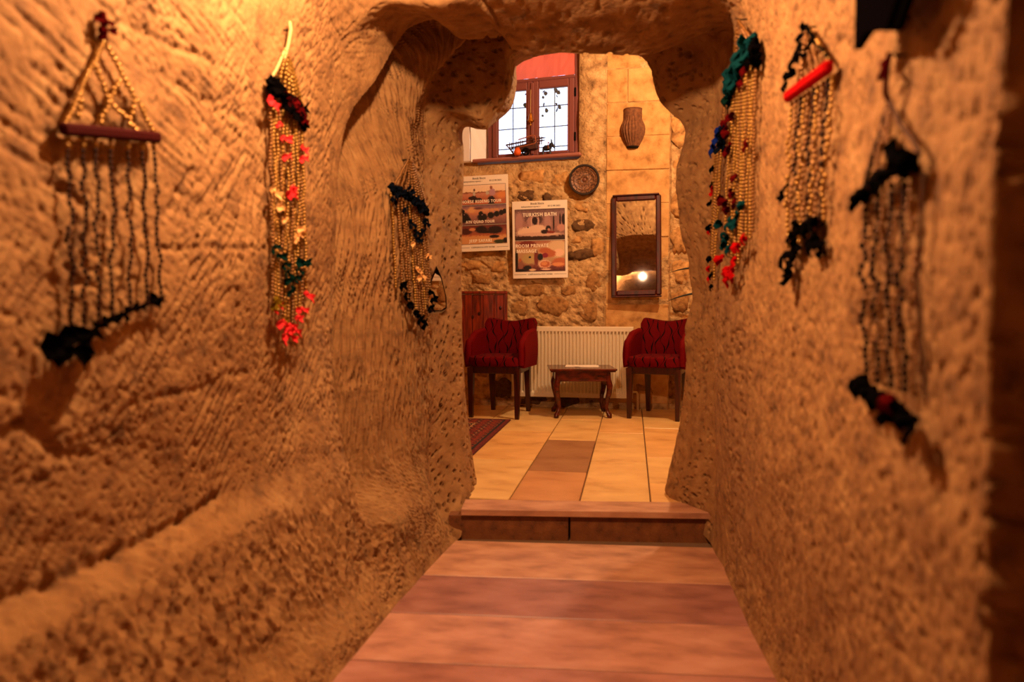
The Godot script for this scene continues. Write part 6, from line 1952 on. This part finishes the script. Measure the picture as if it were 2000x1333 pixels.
	strand(hp(1.655, 1.47), hp(1.50, 1.345), 0.0052, "bead_gold", "bead_strand", 0.002)
	strand(hp(1.66, 1.465), hp(1.70, 1.36), 0.0052, "bead_amber", "bead_strand", 0.002)
	strand(hp(1.66, 1.465), hp(1.62, 1.36), 0.0052, "bead_amber", "bead_strand", 0.002)
	strand(hp(1.62, 1.41), hp(1.57, 1.355), 0.0052, "bead_amber", "bead_strand", 0.002)
	for q in [[1.68, 1.472, 0.026], [1.705, 1.452, 0.030], [1.735, 1.432, 0.030], [1.755, 1.405, 0.028], [1.80, 1.395, 0.022], [1.66, 1.425, 0.022], [1.61, 1.43, 0.020]]:
		scrap(hp(q[0], q[1]), q[2], "cloth_black", "black_rag")
	bar(hp(1.772, 1.357, 0.026), hp(1.484, 1.332, 0.026), 0.026, "cloth_red")
	for k in 10:
		var u := k / 9.0
		var a := hp(lerpf(1.765, 1.49, u), lerpf(1.345, 1.32, u))
		var b := hp(lerpf(1.79, 1.515, u), lerpf(1.01, 1.035, u) + 0.012 * N1.get_noise_1d(k * 9.0))
		strand(a, b, 0.0048, ["bead_gold", "bead_amber", "bead_brown"][k % 3], "bead_strand", 0.010, 1.3)
	for q in [[1.84, 1.15, 0.022], [1.82, 1.135, 0.018], [1.79, 1.158, 0.016]]:
		scrap(hp(q[0], q[1]), q[2], "cloth_black", "black_rag")
	band([hp(1.76, 1.035), hp(1.66, 1.045), hp(1.55, 1.045)], 0.012, "cloth_black")
	for q in [[1.80, 1.00], [1.795, 0.978], [1.76, 0.985], [1.75, 1.01], [1.72, 1.02], [1.58, 1.025], [1.56, 1.012], [1.535, 1.00], [1.78, 0.955]]:
		scrap(hp(q[0], q[1]), 0.030, "cloth_black", "black_rag", 0.9)
	# 7: nearest on the right, dark rags at waist and foot
	begin_hanging("bead hanging with dark rags at waist and foot, nearest on the right wall", 0.395, -1.0, 1.155, 1.245)
	peg(1.155, 1.24, "hook")
	line([hp(1.147, 1.243, 0.028), hp(1.153, 1.222, 0.03), hp(1.164, 1.190, 0.025), hp(1.166, 1.175)], 0.0042, "cloth_wine", "hook_cord")
	line([hp(1.185, 1.243, 0.02), hp(1.172, 1.235, 0.03), hp(1.165, 1.226, 0.03), hp(1.18, 1.214, 0.03)], 0.0042, "cloth_wine", "hook_cord")
	line([hp(1.166, 1.178), hp(1.12, 1.135), hp(1.06, 1.098), hp(1.03, 1.072)], 0.0035, "thread", "side_cord")
	strand(hp(1.168, 1.178), hp(1.262, 1.065), 0.0046, "bead_brown", "bead_strand", 0.002)
	strand(hp(1.166, 1.175), hp(1.205, 1.072), 0.0048, "bead_amber", "bead_strand", 0.003)
	strand(hp(1.164, 1.165), hp(1.150, 1.085), 0.0048, "bead_amber", "bead_strand", 0.003)
	strand(hp(1.185, 1.145), hp(1.115, 1.078), 0.0046, "bead_amber", "bead_strand", 0.003)
	band([hp(1.262, 1.052, 0.024), hp(1.215, 1.055, 0.026)], 0.013, "cloth_black")
	band([hp(1.20, 1.058, 0.024), hp(1.12, 1.062, 0.026)], 0.009, "bead_brown")
	band([hp(1.10, 1.068, 0.026), hp(1.035, 1.058, 0.026)], 0.018, "cloth_black")
	var d7 := [1.252, 1.225, 1.198, 1.170, 1.135, 1.108, 1.078, 1.05]
	for k in 8:
		var d: float = d7[k]
		strand(hp(d, 1.045 + 0.002 * k), hp(d - 0.006 - 0.004 * (k % 2), 0.752), 0.0042 if k % 2 else 0.0048, ["bead_brown", "bead_amber", "bead_brown", "bead_amber"][k % 4], "bead_strand", 0.008, 1.25)
	line([hp(1.018, 1.045, 0.012), hp(1.008, 0.90, 0.015), hp(0.995, 0.755, 0.012)], 0.0028, "thread", "side_cord")
	for q in [[1.255, 0.755], [1.235, 0.758], [1.215, 0.748], [1.19, 0.745], [1.165, 0.738], [1.14, 0.742], [1.115, 0.735], [1.09, 0.738], [1.065, 0.732], [1.04, 0.728], [1.01, 0.725]]:
		scrap(hp(q[0], q[1], 0.026), 0.030, "cloth_black", "black_rag", 0.5)
	scrap(hp(1.075, 0.745, 0.04), 0.030, "cloth_wine", "red_rag")


func plaque() -> void:
	# a pointed sheet-iron plate standing off the right wall, cut through with slots
	var o := thing("iron_plaque", "dark sheet iron plate with slots and a pointed lower corner, high on the right wall", "plaque", Vector3(0.33, 1.30, -1.10))
	hang_side = -1.0
	o.position.x = wall_face(1.12, 1.27, 5) - 0.036
	var B := Basis(Vector3(0, 0, 1), Vector3(0, 1, 0), Vector3(-1, 0, 0))
	var xf := Transform3D(B, Vector3.ZERO)
	# local x grows towards the eye; two plates leave the long slot open between them
	var m := MB.new()
	m.extrude(PackedVector2Array([Vector2(-0.115, 0.22), Vector2(-0.115, -0.028), Vector2(-0.06, -0.022), Vector2(-0.02, -0.034), Vector2(0.034, -0.055), Vector2(0.034, -0.046), Vector2(0.104, 0.0), Vector2(0.15, 0.06), Vector2(0.15, 0.22)]), 0.0, 0.012, xf)
	put(m.done(), "plate", "dark_plate", o)
	m = MB.new()
	m.extrude(PackedVector2Array([Vector2(0.05, -0.062), Vector2(0.066, -0.062), Vector2(0.135, -0.012), Vector2(0.18, 0.06), Vector2(0.18, 0.22), Vector2(0.165, 0.22), Vector2(0.165, 0.06), Vector2(0.118, -0.008)]), 0.0, 0.010, xf)
	put(m.done(), "edge_strip", "dark_plate", o)
	for q in [[-0.06, 0.10], [0.08, 0.12]]:
		m = MB.new()
		m.tube([Vector3(0.06, q[1], q[0]), Vector3(0.0, q[1], q[0]), Vector3(-0.014, q[1], q[0])], [0.008, 0.008, 0.012], 8)
		put(m.done(), "standoff", "iron", o)
